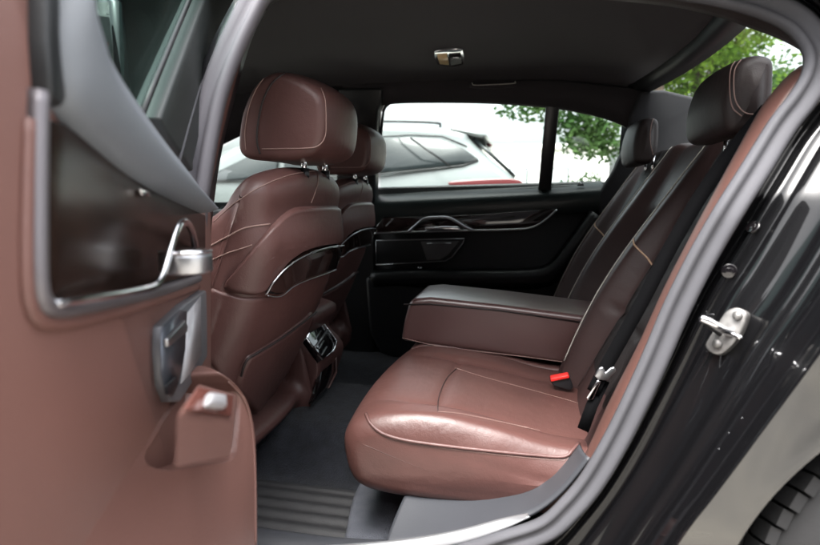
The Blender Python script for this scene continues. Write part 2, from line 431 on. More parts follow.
# speaker grille
sp = [(376, 240.5), (464, 238.5), (463.5, 242), (452, 256), (446, 261), (376, 264.5)]
part('speaker_panel', slab([PY(u, v, TY) for u, v in sp], FN, 0.010, 0.03), black_soft, far_door, bevel=0.002)
part('panel_outline', tube([PY(u, v, TY - 0.011) for u, v in ((376, 265), (376, 240.5), (420, 239.5), (464, 238.5), (463, 243), (452, 257), (445, 261), (410, 263), (376, 264.8))], 0.0022, 6), satin, far_door)
part('speaker_grille', slab([PY(u, v, TY - 0.010) for u, v in ((421, 241.5), (459, 241), (448, 255), (441, 259.5), (427, 260)) ], FN, 0.006), speaker_mesh, far_door, bevel=0.002)
part('grille_strip', tube([PY(427, 243.5, TY - .018), PY(451, 243, TY - .018)], 0.0022, 6), satin, far_door)
# armrest ledge and lower bulge
led = rail(cr([PY(u, v, YF - .06) for u, v in ((372, 271), (410, 269), (470, 269), (530, 268), (550, 262), (568, 240), (590, 210))], 40),
           [(0, -0.02), (0.004, 0.01), (0.012, 0.03), (0.035, 0.035), (0.06, 0.02), (0.09, -0.01), (0.06, -0.02)])
part('armrest_ledge', led, black_soft, far_door)
part('ledge_badge', slab([PY(u, v, YF - .098) for u, v in ((418, 267), (422, 267), (422, 268.8), (418, 268.8))], FN, 0.004), satin, far_door)
# map pocket
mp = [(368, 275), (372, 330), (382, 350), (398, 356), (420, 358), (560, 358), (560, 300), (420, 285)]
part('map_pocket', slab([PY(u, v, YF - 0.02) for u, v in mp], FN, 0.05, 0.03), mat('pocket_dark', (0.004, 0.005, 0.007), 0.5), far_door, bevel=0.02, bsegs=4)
# glazing and divider
gp_ = [W(u, v) for u, v in gl_outer]
part('side_window', slab([p + Vector((0, .02, 0)) for p in gp_], FN, 0.004), glass_clear, far_door)
part('window_divider', slab([W(u, v) + Vector((0, -.01, 0)) for u, v in ((546, 104), (559, 107), (551, 190), (538, 190))], FN, 0.02, 0.02), black_plastic, far_door, bevel=0.004)
wf = tube(cr(gp_, 120, True), 0.006, 8, closed=True)
part('window_frame', wf, black_plastic, far_door)
part('child_lock_tab', slab([PY(u, v, YF - .035) for u, v in ((579, 181), (582, 181), (584, 186), (577, 186))], FN, 0.006), satin, far_door)

# ---- far front door opening (seen ahead of the near front seat) -----------------
fd = part('front_door', slab([PS(u, v, YF + .02) for u, v in ((60, 219), (377, 200), (377, 470), (60, 500))], FN, 0.04, 0.06), black_soft, bevel=0.01)
fh = strip([(150, 130), (200, 105), (260, 90), (345, 86)], [(120, 232), (170, 185), (205, 160), (225, 145), (250, 133), (300, 119), (345, 112)], 0.02)
part('front_side_header', fh, fabric, solid=0.03)
part('side_window', slab([PS(u, v, YF + .02) for u, v in ((118, 235), (170, 184), (205, 158), (250, 131), (346, 110), (346, 205))], FN, 0.004), glass_clear, fd)
# far body outer skin, mirror of the near one in broad terms
part('body_side', loft([[Vector((x, y, z)) for x in (-2.9, -2.2, -1.5, -.8, 0, .8, 1.5)] for y, z in ((2.50, .25), (2.56, .45), (2.57, .7), (2.54, .88), (2.46, .94))]), paint, solid=0.006)

# ---- rear glass -----------------------------------------------------------------
def hx(y):
    z = None
    p = min(range(len(YS)), key=lambda i: abs(YS[i] - y))
    zz = ZS[p]; return header_x(y), zz - 0.05
rw = []
for k in range(9):
    s = k / 8; row = []
    for j in range(17):
        y = 0.98 + (2.22 - 0.98) * j / 16; yy = 1.6 + (y - 1.6) * (1 - 0.08 * s)
        t = (y - 1.6) / .62
        x = header_x(y) + 0.80 * s - 0.05 * t * t * s; z = 1.365 - 0.01 * t * t - 0.215 * s - .02 * s * s
        row.append(Vector((x, yy, z)))
    rw.append(row)
part('rear_window', loft(rw), glass_clear)
# shaded band (blind housing) along the top of the rear window
bl = [[Vector((p.x + dx, p.y, p.z + dz)) for p in rw[0]] for dx, dz in ((-.03, .01), (-.005, -.006), (.035, -.018))]
part('blind_housing', loft(bl), black_soft, solid=0.004)
# side strips of the rear window (C pillars inside)
for sgn in (1,):
    j = -1
    rowsC = []
    for k in range(9):
        p = rw[k][j]
        rowsC.append([p + Vector((0, sgn * 0.0, 0.0)), p + Vector((-.015, sgn * .03, -.03)), p + Vector((-.02, sgn * .07, -.10)), p + Vector((-.02, sgn * .10, -.22))])
    part('rear_window_pillar', loft(rowsC), pillar_fabric, solid=0.006)
part('window_edge_strip', tube([rw[k][-1] + Vector((-.005, -.004, -.006)) for k in range(9)], 0.004, 8), seal_rubber)
# parcel shelf and rear deck
part('parcel_shelf', loft([[Vector((x, y, z)) for y in (.80, 1.2, 1.6, 2.0, 2.40)] for x, z in ((.42, 1.02), (.60, 1.045), (1.25, 1.07), (1.27, .9))]), black_soft, solid=0.01)
part('boot_lid', loft([[Vector((x, 1.6 + (y - 1.6) * w, z)) for y in (.70, .9, 1.6, 2.3, 2.5)] for x, z, w in ((1.24, 1.10, .9), (1.30, 1.12, .93), (1.9, 1.08, .95), (1.95, 1.02, .95), (1.97, .5, .97), (1.9, .3, .9))]), paint, solid=0.005)

# ---- rear bench --------------------------------------------------------------------
rear_seat = part('rear_seat', box((0.10, 1.62, 0.38), 0.56, 1.16, 0.10), carpet, smooth=False, bevel=0.02)
e = Vector((0.445, 0, 0.895)).normalized(); nb = Vector((-e.z, 0, e.x))
B0 = Vector((0.122, 0, 0.50)); BL = 0.735
def sm(a, b, x):
    t = max(0, min(1, (x - a) / (b - a))); return t * t * (3 - 2 * t)
def back_off(y, s):
    o = 0
    for yc in (1.19, 2.01):
        d = abs(y - yc)
        bol = sm(.13, .185, d) * (1 - sm(.235, .285, d))
        near_side = y < 1.1
        o += bol * (.45 if near_side else 1) * (0.045 + 0.018 * math.sin(s * 5.0)) * (1 - .35 * sm(.75, 1, s))
        if d < .15: o += 0.012 * (1 - (d / .15) ** 2)
        ch = sum(math.exp(-((s - c) / .012) ** 2) for c in (.30,)) * (1 if d < .16 else 0)
        o -= .006 * ch
    dc = abs(y - 1.6)
    o -= 0.04 * (1 - sm(.115, .15, dc)) * (1 - sm(.58, .68, s))
    o -= .10 * sm(.70, .76, dc)
    return o
rows = []
NS, NY = 70, 220
for i in range(NS + 1):
    s = i / NS; row = []
    for j in range(NY + 1):
        y = .865 + (2.345 - .865) * j / NY
        top = sm(.90, 1.0, s); off = back_off(y, s) - 0.085 * top * top
        p = B0 + e * (BL * min(s, 1) - 0.0) + nb * off
        q = p + Vector((0, y, 0)); row.append(q)
    rows.append(row)
rows.append([Vector((p.x + .12, p.y, p.z - .01)) for p in rows[-1]])
rows.append([Vector((p.x + .02, p.y, .75)) for p in rows[-1]])
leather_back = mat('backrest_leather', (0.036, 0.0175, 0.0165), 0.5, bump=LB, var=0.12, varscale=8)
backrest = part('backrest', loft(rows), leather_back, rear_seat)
bb = bvh(backrest)
def bback(y, s, lift=0.0015): return B0 + e * (BL * s) + nb * (back_off(y, s) - .085 * sm(.9, 1, s) ** 2 + lift) + Vector((0, y, 0))
# quilted inserts: dark perforated leather with diamond quilting (upper part)
insert_leather = mat('insert_leather', (0.010, 0.0075, 0.0075), 0.62, spec=.3, bump=[('voronoi', 350, .5, .001)])
def quilt(yc, s0, ya, yb):
    rws = []
    for i in range(90):
        s = s0 + (.97 - s0) * i / 89; row = []
        for j in range(70):
            y = ya + (yb - ya) * j / 69
            a = (y - yc) / .036; b = (s * BL) / .05
            qv = abs(math.sin(PI * (a + b) / 2)) * abs(math.sin(PI * (a - b) / 2))
            w = min(1, (1 - abs(2 * j / 69 - 1)) * 8, (1 - abs(2 * i / 89 - 1)) * 10)
            row.append(bback(y, s, 0.0018 + (0.0035 * qv ** .6 + .0008) * w))
        rws.append(row)
    return loft(rws)
for yc in (1.19, 2.01):
    part('quilted_insert', quilt(yc, .12 if yc < 1.5 else .40, yc - (.20 if yc < 1.5 else .135), yc + .135), insert_leather, rear_seat)
    for sg in ((1,) if yc < 1.5 else (-1, 1)):
        y = yc + sg * .205
        part('bolster_piping', tube([bback(y + .012 * math.sin(s / 40 * 3), s / 40, .0008) for s in range(2, 38)], 0.0016, 6), piping, rear_seat)
        y = yc + sg * .137
        part('seam', tube([bback(y, .02 + s / 42, .001) for s in range(0, 40)], 0.0011, 6), leather_dark, rear_seat)
    part('cross_stitch', tube([bback(yc + .205 - .014 * k, .52 - .006 * k - .002 * k * k * .3, .0015) for k in range(6)], 0.0022, 6), mat('tan_thread', (.5, .33, .22), .6) if 'tan_thread' not in MATS else MATS['tan_thread'], rear_seat)

# cushions
def zc(x):  # cushion top along its length (centre line)
    return 0
front_px = [(352, 462), (353, 445), (359, 425), (370, 407), (384, 392), (398, 384)]
cprof = [PY(352, 470, .955), PY(351, 452, .955), PY(355, 434, .955), PY(366, 421, .955), PY(392, 421, .955)]
def P(x, z): return Vector((x, 0, z))
cprof = [P(-.325, .44), P(-.336, .485), P(-.333, .522), P(-.308, .548), P(-.24, .558), P(-.08, .537), P(.04, .514), P(.18, .502), P(.22, .47), P(.12, .408), P(0, .400), P(-.15, .400), P(-.26, .405), P(-.305, .417)]
def cushion_fn(yc, hw):
    def fn(p):
        d = (p.y - yc) / hw; a = abs(d)
        top = sm(.47, .55, p.z)
        up_ = ((.024 + .012 * sm(-.1, .1, p.x)) if d < 0 else .008) * sm(.52, .78, a) * (1 - sm(.9, 1.05, a)) - .010 * math.exp(-((a - .60) / .05) ** 2)
        ins = .006 * math.cos(a * PI) * (1 if a < .6 else 0)
        z = p.z + (up_ + ins) * top * sm(-.33, -.12, p.x)
        x = p.x - .02 * (1 - a * a) * (1 - sm(-.3, -.1, p.x))
        if p.x > -.20 and a < .62: z -= .006 * math.exp(-((p.x + .165) / .008) ** 2)
        return Vector((x, p.y, z))
    return fn
leather_cushion = mat('cushion_leather', (0.074, 0.032, 0.0275), 0.42, bump=[('voronoi', 420, 0.25, 0.0006), ('wrinkle', 20, 0.16, 0.003), ('noise', 11, 0.35, 0.012)], var=.10, varscale=9, roughvar=.06)
cush = []
for (y0, y1) in ((.925, 1.475), (1.725, 2.31)):
    c = part('seat_cushion', sweepY(cprof, y0, y1, .038, n=150, mid=60, fn=cushion_fn((y0 + y1) / 2, (y1 - y0) / 2), medial=.468, bulge=.12), leather_cushion, rear_seat)
    cush.append(c)
part('seat_cushion', sweepY(cprof, 1.475, 1.725, .012, n=90, mid=6), leather, rear_seat, label='narrow middle seat cushion under the armrest')
cb = bvh(cush[0])
stitch_line('edge_piping', cb, [(366, 414), (371, 424), (382, 433), (400, 439), (430, 444), (480, 450), (530, 455), (563, 457), (573, 450), (579, 444)], rear_seat, leather, r=.0032, n=90, lift=.001)
stitch_line('edge_stitching', cb, [(368, 421), (375, 430), (388, 437.5), (410, 443), (450, 449), (500, 455), (540, 459), (566, 460.5)], rear_seat, r=.0013, n=110, dashed=True)
stitch_line('insert_stitching', cb, [(438, 412), (460, 414), (500, 422), (540, 431)], rear_seat, r=.0013, n=60, dashed=True)
stitch_line('insert_stitching', cb, [(455, 368), (480, 376), (520, 387), (560, 398), (580, 404)], rear_seat, r=.0013, n=60, dashed=True)
stitch_line('insert_seam', cb, [(456, 369), (447, 378), (441, 390), (438, 402), (438, 412)], rear_seat, leather_dark, r=.0010, n=40)

# buckle
bk = part('buckle', slab([PY(u, v, 1.30) for u, v in ((549, 378), (569, 374), (573, 386), (570, 389), (553, 384))], FN, .014, .014), black_plastic, rear_seat, bevel=.003)
part('release_button', slab([PY(u, v, 1.296) for u, v in ((550, 376.5), (568, 373), (569.5, 376), (551, 380))], FN, .016, .010), red_plastic, rear_seat, bevel=.002)

# rear headrests
def headrest_rear(yc, xo=0.0):
    pr = [P(.338, 1.086), P(.330, 1.13), P(.338, 1.175), P(.350, 1.199), P(.374, 1.207), P(.397, 1.199), P(.402, 1.17), P(.402, 1.12), P(.392, 1.088), P(.372, 1.078)]
    def fn(p):
        a = abs(p.y - yc) / .13
        return Vector((p.x - .018 - xo + .012 * a ** 2.2, p.y, 1.15 + (p.z - 1.15) * (1.05 + xo * 8) * (1 - .06 * a ** 3)))
    h = part('headrest', sweepY(pr, yc - .132, yc + .134, .018, n=60, mid=20, fn=fn, bulge=.5), leather_dark, rear_seat)
    for dy in (-.055, .055):
        part('headrest_post', tube([Vector((.385, yc + dy, 1.02)), Vector((.385, yc + dy, 1.12))], .006, 10), chrome, rear_seat)
    return h
h1 = headrest_rear(1.195); h2 = headrest_rear(2.00, .012)
hbv = bvh(h1)
stitch_line('headrest_stitching', hbv, [(741, 60), (735, 70), (734, 90), (737, 104), (746, 113), (756, 114)], rear_seat, r=.0010, n=60)
stitch_line('headrest_stitching', hbv, [(737, 59), (731, 70), (730, 92), (733, 108), (742, 116)], rear_seat, r=.0010, n=60)
hbv = bvh(h2)
stitch_line('headrest_stitching', hbv, [(657, 116), (652, 122), (650, 140), (653, 155)], rear_seat, r=.0012, n=40)

# fold-down armrest
AY0, AY1 = 1.475, 1.725
ap = [PY(400.5, 341, AY0), PY(404, 320, AY0), PY(408, 305, AY0), PY(412, 299, AY0), PY(430, 297.5, AY0), PY(500, 305, AY0), PY(592, 317, AY0), PY(630, 322, AY0), PY(630, 368, AY0), PY(578, 366, AY0), PY(520, 358, AY0), PY(460, 350, AY0)]
leather_arm = mat('armrest_leather', (0.086, 0.042, 0.040), 0.34, coat=1.0, bump=[('voronoi', 420, 0.15, 0.0005)], var=.08)
leather_arm.node_tree.nodes['Principled BSDF'].inputs['Coat Roughness'].default_value = .34
arm = part('armrest', slab(ap[:], (0, 1, 0), AY1 - AY0, 0), leather_arm, rear_seat, bevel=.014, bsegs=5)
# lid seam + pale top glare comes from light; lid stitched line
for k, (u0, v0, u1, v1) in enumerate(((405.5, 303.5, 592, 324),)):
    part('lid_seam', tube([PY(403.8, 304.5, AY0 - .0015), PY(430, 304.0, AY0 - .0015), PY(500, 310.5, AY0 - .0015), PY(590, 323.5, AY0 - .0015)], .0022, 6), leather_dark, rear_seat)
part('armrest_stitching', tube([PY(402, 338, AY0 - .001), PY(440, 347, AY0 - .001), PY(520, 356.2, AY0 - .001), PY(578, 364, AY0 - .001)], .0013, 6), stitch, rear_seat)

# ---- seat belt ---------------------------------------------------------------------
wb = [PY(u, v, y) for u, v, y in ((593, 392, .975), (603, 372, .975), (622, 338, .97), (643, 300, .965), (668, 252, .965), (698, 200, .97), (733, 150, .985), (768, 108, 1.0))]
belt = part('seat_belt', rail(cr(wb, 40), [(-.011, -.0012), (.011, -.0012), (.011, .0012), (-.011, .0012)], (-.45, -.88, -.1)), belt_web)
part('belt_webbing', rail([PY(u, v, y) for u, v, y in ((604, 380, .985), (592, 405, .97), (583, 430, .96))], [(-.010, -.0012), (.010, -.0012), (.010, .0012), (-.010, .0012)], (-.35, -.93, .1)), belt_web, belt)
part('latch_plate', slab([PY(u, v, .972) for u, v in ((594, 375), (599, 367), (603, 366), (605, 372), (610, 367), (614, 366), (616, 370), (607, 380), (598, 379))], FN, .006), satin, belt, bevel=.002)
part('latch_tongue', slab([PY(u, v, .970) for u, v in ((597, 380), (601, 381), (593, 399), (588, 400), (586, 397))], FN, .003), chrome, belt, bevel=.0015)

# ---- near C pillar trim (brown) ------------------------------------------------------
def band(pa, pb, ya, yb, n=60, bow=0.012, tilt=True):
    f_ = PS if tilt else PY
    a = cr([f_(u, v, ya) for u, v in pa], n); b = cr([f_(u, v, yb) for u, v in pb], n); rws = []
    for k in range(7):
        t = k / 6; rws.append([p.lerp(q, t) + Vector((-bow * 4 * t * (1 - t) * .6, -bow * 4 * t * (1 - t), 0)) for p, q in zip(a, b)])
    return loft(rws)
ct = band([(570, 482), (588, 452), (612, 400), (640, 345), (665, 290), (690, 241), (714, 196), (738, 152), (763, 108), (786, 80), (798, 70)],
          [(590, 480), (606, 440), (634, 382), (662, 325), (688, 272), (712, 225), (738, 185), (764, 140), (790, 96), (806, 76), (812, 66)], .90, .83)
ctrim = part('rear_pillar_trim', ct, leather_red, solid=.006)
ctb = bvh(ctrim)
stitch_line('trim_notch', ctb, [(712, 199), (711, 204), (714, 209), (718, 213)], ctrim, r=.0012, n=20)
# inner head trim above the opening, dark brown
ht = band([(812, 66), (806, 52), (786, 40), (770, 33), (750, 26), (728, 18), (690, 8), (650, 2), (560, -6), (450, -12), (350, -12), (285, -4), (262, 12)],
          [(822, 66), (818, 45), (800, 28), (775, 15), (750, 5), (728, -2), (690, -8), (650, -13), (560, -20), (450, -26), (350, -26), (275, -18), (250, 8)], .90, .83)
part('opening_head_trim', ht, leather_dark, solid=.006)
bt = band([(263, 5), (253, 22), (243, 50), (232, 90), (222, 130), (213, 172), (208, 190)], [(258, 0), (248, 18), (238, 48), (226, 89), (217, 125), (207, 174), (202, 190)], .86, .82, bow=.002)
part('centre_pillar_trim', bt, leather_red, solid=.006)
# near B pillar inner body
nbp = band([(262, 8), (248, 35), (232, 90), (215, 160), (205, 240), (200, 330), (196, 470), (196, 600)], [(240, 0), (215, 48), (198, 95), (188, 150), (180, 215), (178, 330), (178, 470), (178, 600)], .90, .80, bow=0.0)
part('centre_pillar', nbp, black_plastic, solid=.02)

# ---- door seal ------------------------------------------------------------------------
seal_px = [(400, 566), (455, 556), (505, 541), (545, 527), (570, 505), (592, 478), (616, 437), (640, 388), (657, 350), (674, 310), (692, 273), (708, 243), (728, 209), (754, 168), (780, 126), (800, 100), (813, 78), (817, 58), (811, 40), (795, 22), (770, 9), (742, 0), (705, -8), (650, -15), (560, -22), (450, -28), (350, -28), (290, -22), (276, -14)]
sp3 = cr([PS(u, v, .805) for u, v in seal_px], 260)
sec = [(-.015, -.006), (-.016, .004), (-.013, .011), (-.008, .013), (-.004, .008), (.000, .007), (.004, .010), (.010, .016), (.017, .013), (.020, .004), (.019, -.006)]
part('door_seal', rail(sp3, sec), seal_rubber)
ps3 = cr([PS(u, v, .80) for u, v in ((276, -22), (258, -6), (245, 18), (228, 54), (214, 92), (206, 126), (197, 175), (192, 215), (189, 300), (188, 420))], 120)
sec2 = [(-.021, -.012), (-.022, .004), (-.018, .012), (-.010, .014), (-.006, .009), (-.001, .008), (.004, .012), (.012, .016), (.019, .013), (.022, .004), (.021, -.012)]
part('centre_pillar_seal', rail(ps3, sec2), mat('pillar_seal', (.125, .120, .135), .7, spec=.3, bump=[('noise', 250, .15, .001)]))

# ---- sill ---------------------------------------------------------------------------------
def sl(x): return .11 * max(0, (x + .38) / .48) ** 2
sill_rows = []
for (y, z) in ((.905, .26), (.885, .32), (.868, .352), (.850, .362), (.82, .360), (.80, .33)):
    sill_rows.append([Vector((x, y, z + sl(x))) for x in [-.80 + .68 * k / 30 for k in range(31)]])
sill = part('sill_trim', loft(sill_rows), grey_plastic, solid=.004)
wedge = band([(408, 490), (440, 494), (480, 495), (520, 489), (548, 477), (566, 462), (580, 445)], [(384, 549), (412, 545), (455, 537), (500, 525), (533, 514), (562, 492), (590, 458)], .95, .835, bow=.004, tilt=False)
part('sill_end_trim', wedge, grey_plastic, solid=.005)
scf = band([(325, 546), (400, 540), (455, 531), (500, 519.5), (528, 514)], [(325, 556), (400, 553), (463, 543), (505, 529), (530, 517)],   .826, .812, bow=.002, tilt=False)
part('scuff_plate', scf, scuff, sill, solid=.003)

# ---- floor, tunnel, mat ------------------------------------------------------------------------
prof = [(.80, .255), (1.0, .255), (1.17, .256), (1.23, .262), (1.31, .335), (1.38, .352), (1.60, .354), (1.66, .348), (1.74, .28), (1.80, .256), (2.1, .255), (2.36, .255)]
part('floor_carpet', loft([cr([Vector((x, y, z)) for y, z in prof], 60) for x in [-2.2 + 2.6 * k / 20 for k in range(21)]]), carpet, solid=.01)
part('seat_base_panel', loft([[Vector((x, y, z)) for y in (.97, 1.2, 1.6, 2.0, 2.35)] for x, z in ((-.24, .24), (-.20, .36), (-.17, .50))]), carpet)
# rounded carpeted hump at the front of the bench
hp = [P(-.36, .30), P(-.34, .335), P(-.27, .365), P(-.18, .375), P(-.05, .38), P(-.05, .28), P(-.30, .28)]
hpts = cr([PZ(u, v, .292) for u, v in ((336, 558), (345, 530), (354, 492), (372, 470), (420, 470), (425, 490), (412, 512), (403, 530), (388, 546), (370, 560))], 60, True)
part('floor_step', slab(hpts, (0, 0, 1), .0, .06), mat('step_carpet', (.085, .090, .108), 1.0, bump=[('noise', 500, .9, .003)], var=.2, varscale=30), bevel=.014, bsegs=4)

fm = thing('floor_mat', (-.60, 1.0, .258), 'ribbed dark rubber mat on the footwell floor behind the front seat', 'floor mat')
rws = []
for i in range(121):
    t = i / 120; row = []
    for j in range(41):
        x = -.95 + (.60 + .09 * t) * j / 40
        y = .850 + .325 * t
        rib = .007 * (0.5 + .5 * math.cos(t * 2 * PI * 8)) if 0.04 < t < .96 else 0.004
        if j < 2 or j > 38: rib = .006
        row.append(Vector((x, y, .261 + rib)))
    rws.append(row)
part('mat_surface', loft(rws), mat_rubber, fm, solid=.004)

# ---- centre console rear end ----------------------------------------------------------------------
CY0, CY1 = 1.475, 1.70
cpx = [(276, 419), (290, 414), (305, 407), (313, 392), (320, 372), (320, 362), (303, 341), (296, 345), (280, 330), (230, 330), (200, 430)]
con = part('centre_console', sweepY([PY(u, v, CY0) for u, v in [(262, 425), (280, 419), (300, 409), (311, 395), (318, 376), (319.5, 362), (311, 350), (303, 340.5), (312, 322), (300, 312), (240, 300), (180, 340), (180, 430), (220, 440)]], CY0, CY1, .018, n=90, mid=5), leather)
cv = bvh(con)
stitch_line('console_stitching', cv, [(303, 343), (312, 354), (317, 366), (315, 384), (308, 400), (298, 410)], con, r=.0013, n=60)
# vent / climate panel on the sloped rear face
def CR(u, v, dx=0):            # rear face plane of console, sloped
    return PP(u, v, (a0.x + dx, a0.y, a0.z), pn)
A = PY(303, 340.5, CY0); Bp = PY(319.5, 362, CY0)
pn = (Bp - A).cross(Vector((0, 1, 0))).normalized()
if pn.x < 0: pn = -pn
a0 = A
vp = [CR(u, v, .004) for u, v in ((304, 340), (315, 318), (334, 343), (331.5, 352), (319.5, 361.5))]
panel = part('vent_panel', slab(vp, pn, .010, .01), gloss_black, con, bevel=.002)
part('vent_frame', tube([p + pn * .011 for p in vp + [vp[0]]], .0026, 8), chrome, con)
part('vent_rib', tube([CR(312, 350, .004) + pn * .012, CR(325, 332, .004) + pn * .012], .0035, 8), satin, con)
for (u, v) in ((313, 326), (318, 333), (321, 343), (324, 349)):
    part('vent_slat', tube([CR(u, v, .004) + pn * .012, CR(u - 5, v + 8, .004) + pn * .012], .0022, 6), satin, con)
p2 = [(320.5, 364), (333, 350), (334, 372), (326, 388), (311, 404), (317, 388)]
pl2 = [PP(u, v, PY(318, 380, CY0), (1, 0, .25)) for u, v in p2]
part('storage_flap', slab(pl2, (1, 0, .25), .006, .012), gloss_black, con, bevel=.003)
part('flap_edge', tube([p + Vector((.008, 0, 0)) for p in (pl2[1], pl2[2], pl2[3])], .003, 6), leather, con)

# ---- front seats ------------------------------------------------------------------------------------
def front_seat():
    YN, YFAR = .965, 1.435
    bx = []
    for u, v in ((333, 168), (346, 177), (349, 190), (347, 208), (349, 235), (343, 258), (331, 292), (316, 325), (298, 362), (276, 402), (258, 432)):
        bx.append(PY(u, v, 1.40))
    fx = []
    for u, v in ((225, 470), (170, 440), (150, 380), (160, 320), (178, 275), (196, 240), (212, 216), (232, 197)):
        fx.append(PY(u, v, .99))
    body_prof = [P(-.520, 1.034)] + [P(p.x, p.z) for p in bx[1:] + fx] + [P(-.552, 1.008)]
    def fn(p):
        # back face bows: sides sweep forward towards the outer edges, shoulders slope down
        a = abs(p.y - 1.2) / .235
        x = p.x - .035 * a ** 2.5 * sm(-.9, -.5, p.x)
        z = p.z - .034 * a ** 2.6 * sm(.85, 1.04, p.z)
        return Vector((x, p.y, z))
    seat = part('front_seat', sweepY(body_prof, YN, YFAR, .045, n=140, mid=24, crown=.004, fn=fn), leather)
    sv = bvh(seat)
    # pressed shell on the back: raised panel whose outline is cast on to the seat body
    def shell(name, pix, m, lift, n=26, dome=0.0, edge=.004, closed=True):
        pts = [(u, v, 0) for u, v in pix]
        loop = cr(pts, 90, True); c = sum(loop, Vector()) / len(loop)
        rws = []
        for k in range(n + 1):
            t = k / n; row = []
            for q in loop:
                uv = q.lerp(c, t); h = hit(sv, uv.x, uv.y, 0.0)
                if h is None:
                    tt = t
                    while h is None and tt < 1:
                        tt += .02; uv = q.lerp(c, tt); h = hit(sv, uv.x, uv.y, 0.0)
                if h is None: h = row[-1] if row else EYE
                _, nn, _, _ = sv.find_nearest(h)
                if nn.dot(ray(uv.x, uv.y)) > 0: nn = -nn
                lf = lift * min(1, (math.sin(min(1, t * n / 3) * PI / 2))) - edge * (1 if k == 0 else 0)
                row.append(h + nn * (lf + dome * (1 - (1 - t) ** 2)))
            rws.append(row)
        v_, f_ = loft(rws, True)
        return part(name, (v_, f_), m, seat)
    up_pix = [(222.5, 287), (226, 282), (240, 264), (255, 245), (265, 232), (274, 222), (284, 212.5), (296, 206.5), (318, 205), (338, 205.5), (342.5, 209), (343, 220), (344, 236), (340, 241.5), (320, 244.5), (300, 251), (284, 262), (272, 277), (262, 291), (252, 296), (238, 294), (226, 291)]
    s1 = shell('shell', up_pix, leather, .013)
    # curved lower hard back
    lo_pix = [(204, 292), (222, 291), (240, 296), (262, 296), (276, 293), (290, 281), (310, 275), (334, 268), (328, 288), (313, 318), (300, 345), (285, 372), (268, 400), (256, 414), (240, 405), (215, 372), (203, 350)]
    s2 = shell('hard_back', lo_pix, leather, .006)
    tr_pix = [(260.5, 290), (270, 275), (283, 262), (300, 252), (320, 246), (340, 243), (342, 250), (338, 265), (322, 270), (300, 277), (287, 283), (278, 291), (270, 293.5)]
    trim = shell('back_trim', tr_pix, veneer, .017)
    tv = bvh(trim)
    def edge_tube(name, pix, r, m=satin, par=None, tree=sv, lift=.018):
        P_ = cr([(u, v, 0) for u, v in pix], 60); pts = [hit(tree, p.x, p.y, lift) for p in P_]; pts = [p for p in pts if p]
        part(name, tube(pts, r, 8), m, par or seat)
    edge_tube('trim_chrome', [(261, 291), (270, 275.5), (283, 262.5), (300, 252.5), (320, 246.5), (339, 243.5)], .0018)
    edge_tube('trim_chrome', [(262, 292), (270, 293.5), (277, 291.5), (287, 283.5), (300, 277.5), (320, 271), (334, 266)], .0012)
    pk = shell('back_pocket', [(243, 356), (252, 350), (275, 336), (300, 318), (311, 309), (304, 330), (290, 358), (278, 378), (262, 399), (253, 412), (243, 402), (232, 388), (236, 370)], leather, .017, edge=.002)
    edge_tube('pocket_edge', [(236, 372), (241, 357), (252, 349), (275, 335.5), (298, 319), (311, 309)], .0028, leather_dark, lift=.016)
    # stitched seams on the side bolster
    for pix, r in (([(214, 222), (235, 203), (262, 186), (290, 175), (318, 170.5)], .0010), ([(205, 249), (225, 238), (245, 228), (270, 224)], .0016), ([(208, 262), (225, 254), (240, 249), (252, 245)], .0012), ([(317, 171), (318, 180), (315, 192), (311, 203)], .0010)):
        stitch_line('bolster_stitching', sv, pix, seat, r=r, n=50)
    # headrest
    hp_ = [PY(u, v, 1.075) for u, v in ((243, 148), (243.5, 128), (247, 106), (256, 84), (268, 71), (282, 66.5), (300, 71), (316, 79), (327, 90), (330, 108), (328, 136), (322, 150), (308, 157), (285, 160), (262, 160), (249, 157))]
    hp_ = [P(p.x, p.z) for p in hp_]
    def hfn(p):
        a = abs(p.y - 1.19) / .115
        return Vector((p.x - .016 * a ** 2.4, p.y, p.z - .012 * a ** 3 * sm(1.05, 1.2, p.z)))
    hr = part('headrest', sweepY(hp_, 1.075, 1.305, .016, n=80, mid=18, fn=hfn, bulge=.15), leather, seat)
    hv = bvh(hr)
    stitch_line('headrest_stitching', hv, [(262, 149), (285, 148.5), (308, 148), (319, 145), (325, 136), (326, 120), (325, 100), (321, 88)], seat, r=.0012, n=70)
    stitch_line('headrest_stitching', hv, [(246, 150), (245, 132), (249, 108), (257, 88), (267, 75)], seat, r=.0010, n=50)
    stitch_line('headrest_seam', hv, [(260, 154), (257, 140), (259, 118), (264, 98), (273, 82), (285, 73)], seat, leather_dark, r=.0024, n=60, lift=0)
    for yy in (1.14, 1.265):
        part('headrest_post', tube([Vector((-.487, yy, .99)), Vector((-.489, yy, 1.09))], .0062, 12), chrome, seat)
        part('post_collar', tube([Vector((-.487, yy, 1.003)), Vector((-.487, yy, 1.030))], .010, 12), black_plastic, seat)
    # cushion of the front seat and its base
    cpf = [P(-.70, .44), P(-.66, .50), P(-.72, .55), P(-.9, .56), P(-1.1, .58), P(-1.2, .57), P(-1.22, .50), P(-1.15, .43), P(-.9, .40)]
    part('seat_cushion', sweepY(cpf, .96, 1.44, .04, n=60, mid=5), leather, seat)
    part('seat_rail', box((-.93, 1.2, .36), .5, .36, .10), black_plastic, seat, smooth=False, bevel=.01)
    return seat
seat = front_seat()
def copy_tree(o, parent):
    c = o.copy(); COL.objects.link(c); c.parent = parent
    for ch in list(o.children): copy_tree(ch, c)
    return c
seat2 = copy_tree(seat, car); seat2.location = seat.location + Vector((-.125, .74, .0))
seat2['label'] = 'far front seat, set further forward than the near one'
seat['label'] = 'near front seat with brown leather back'
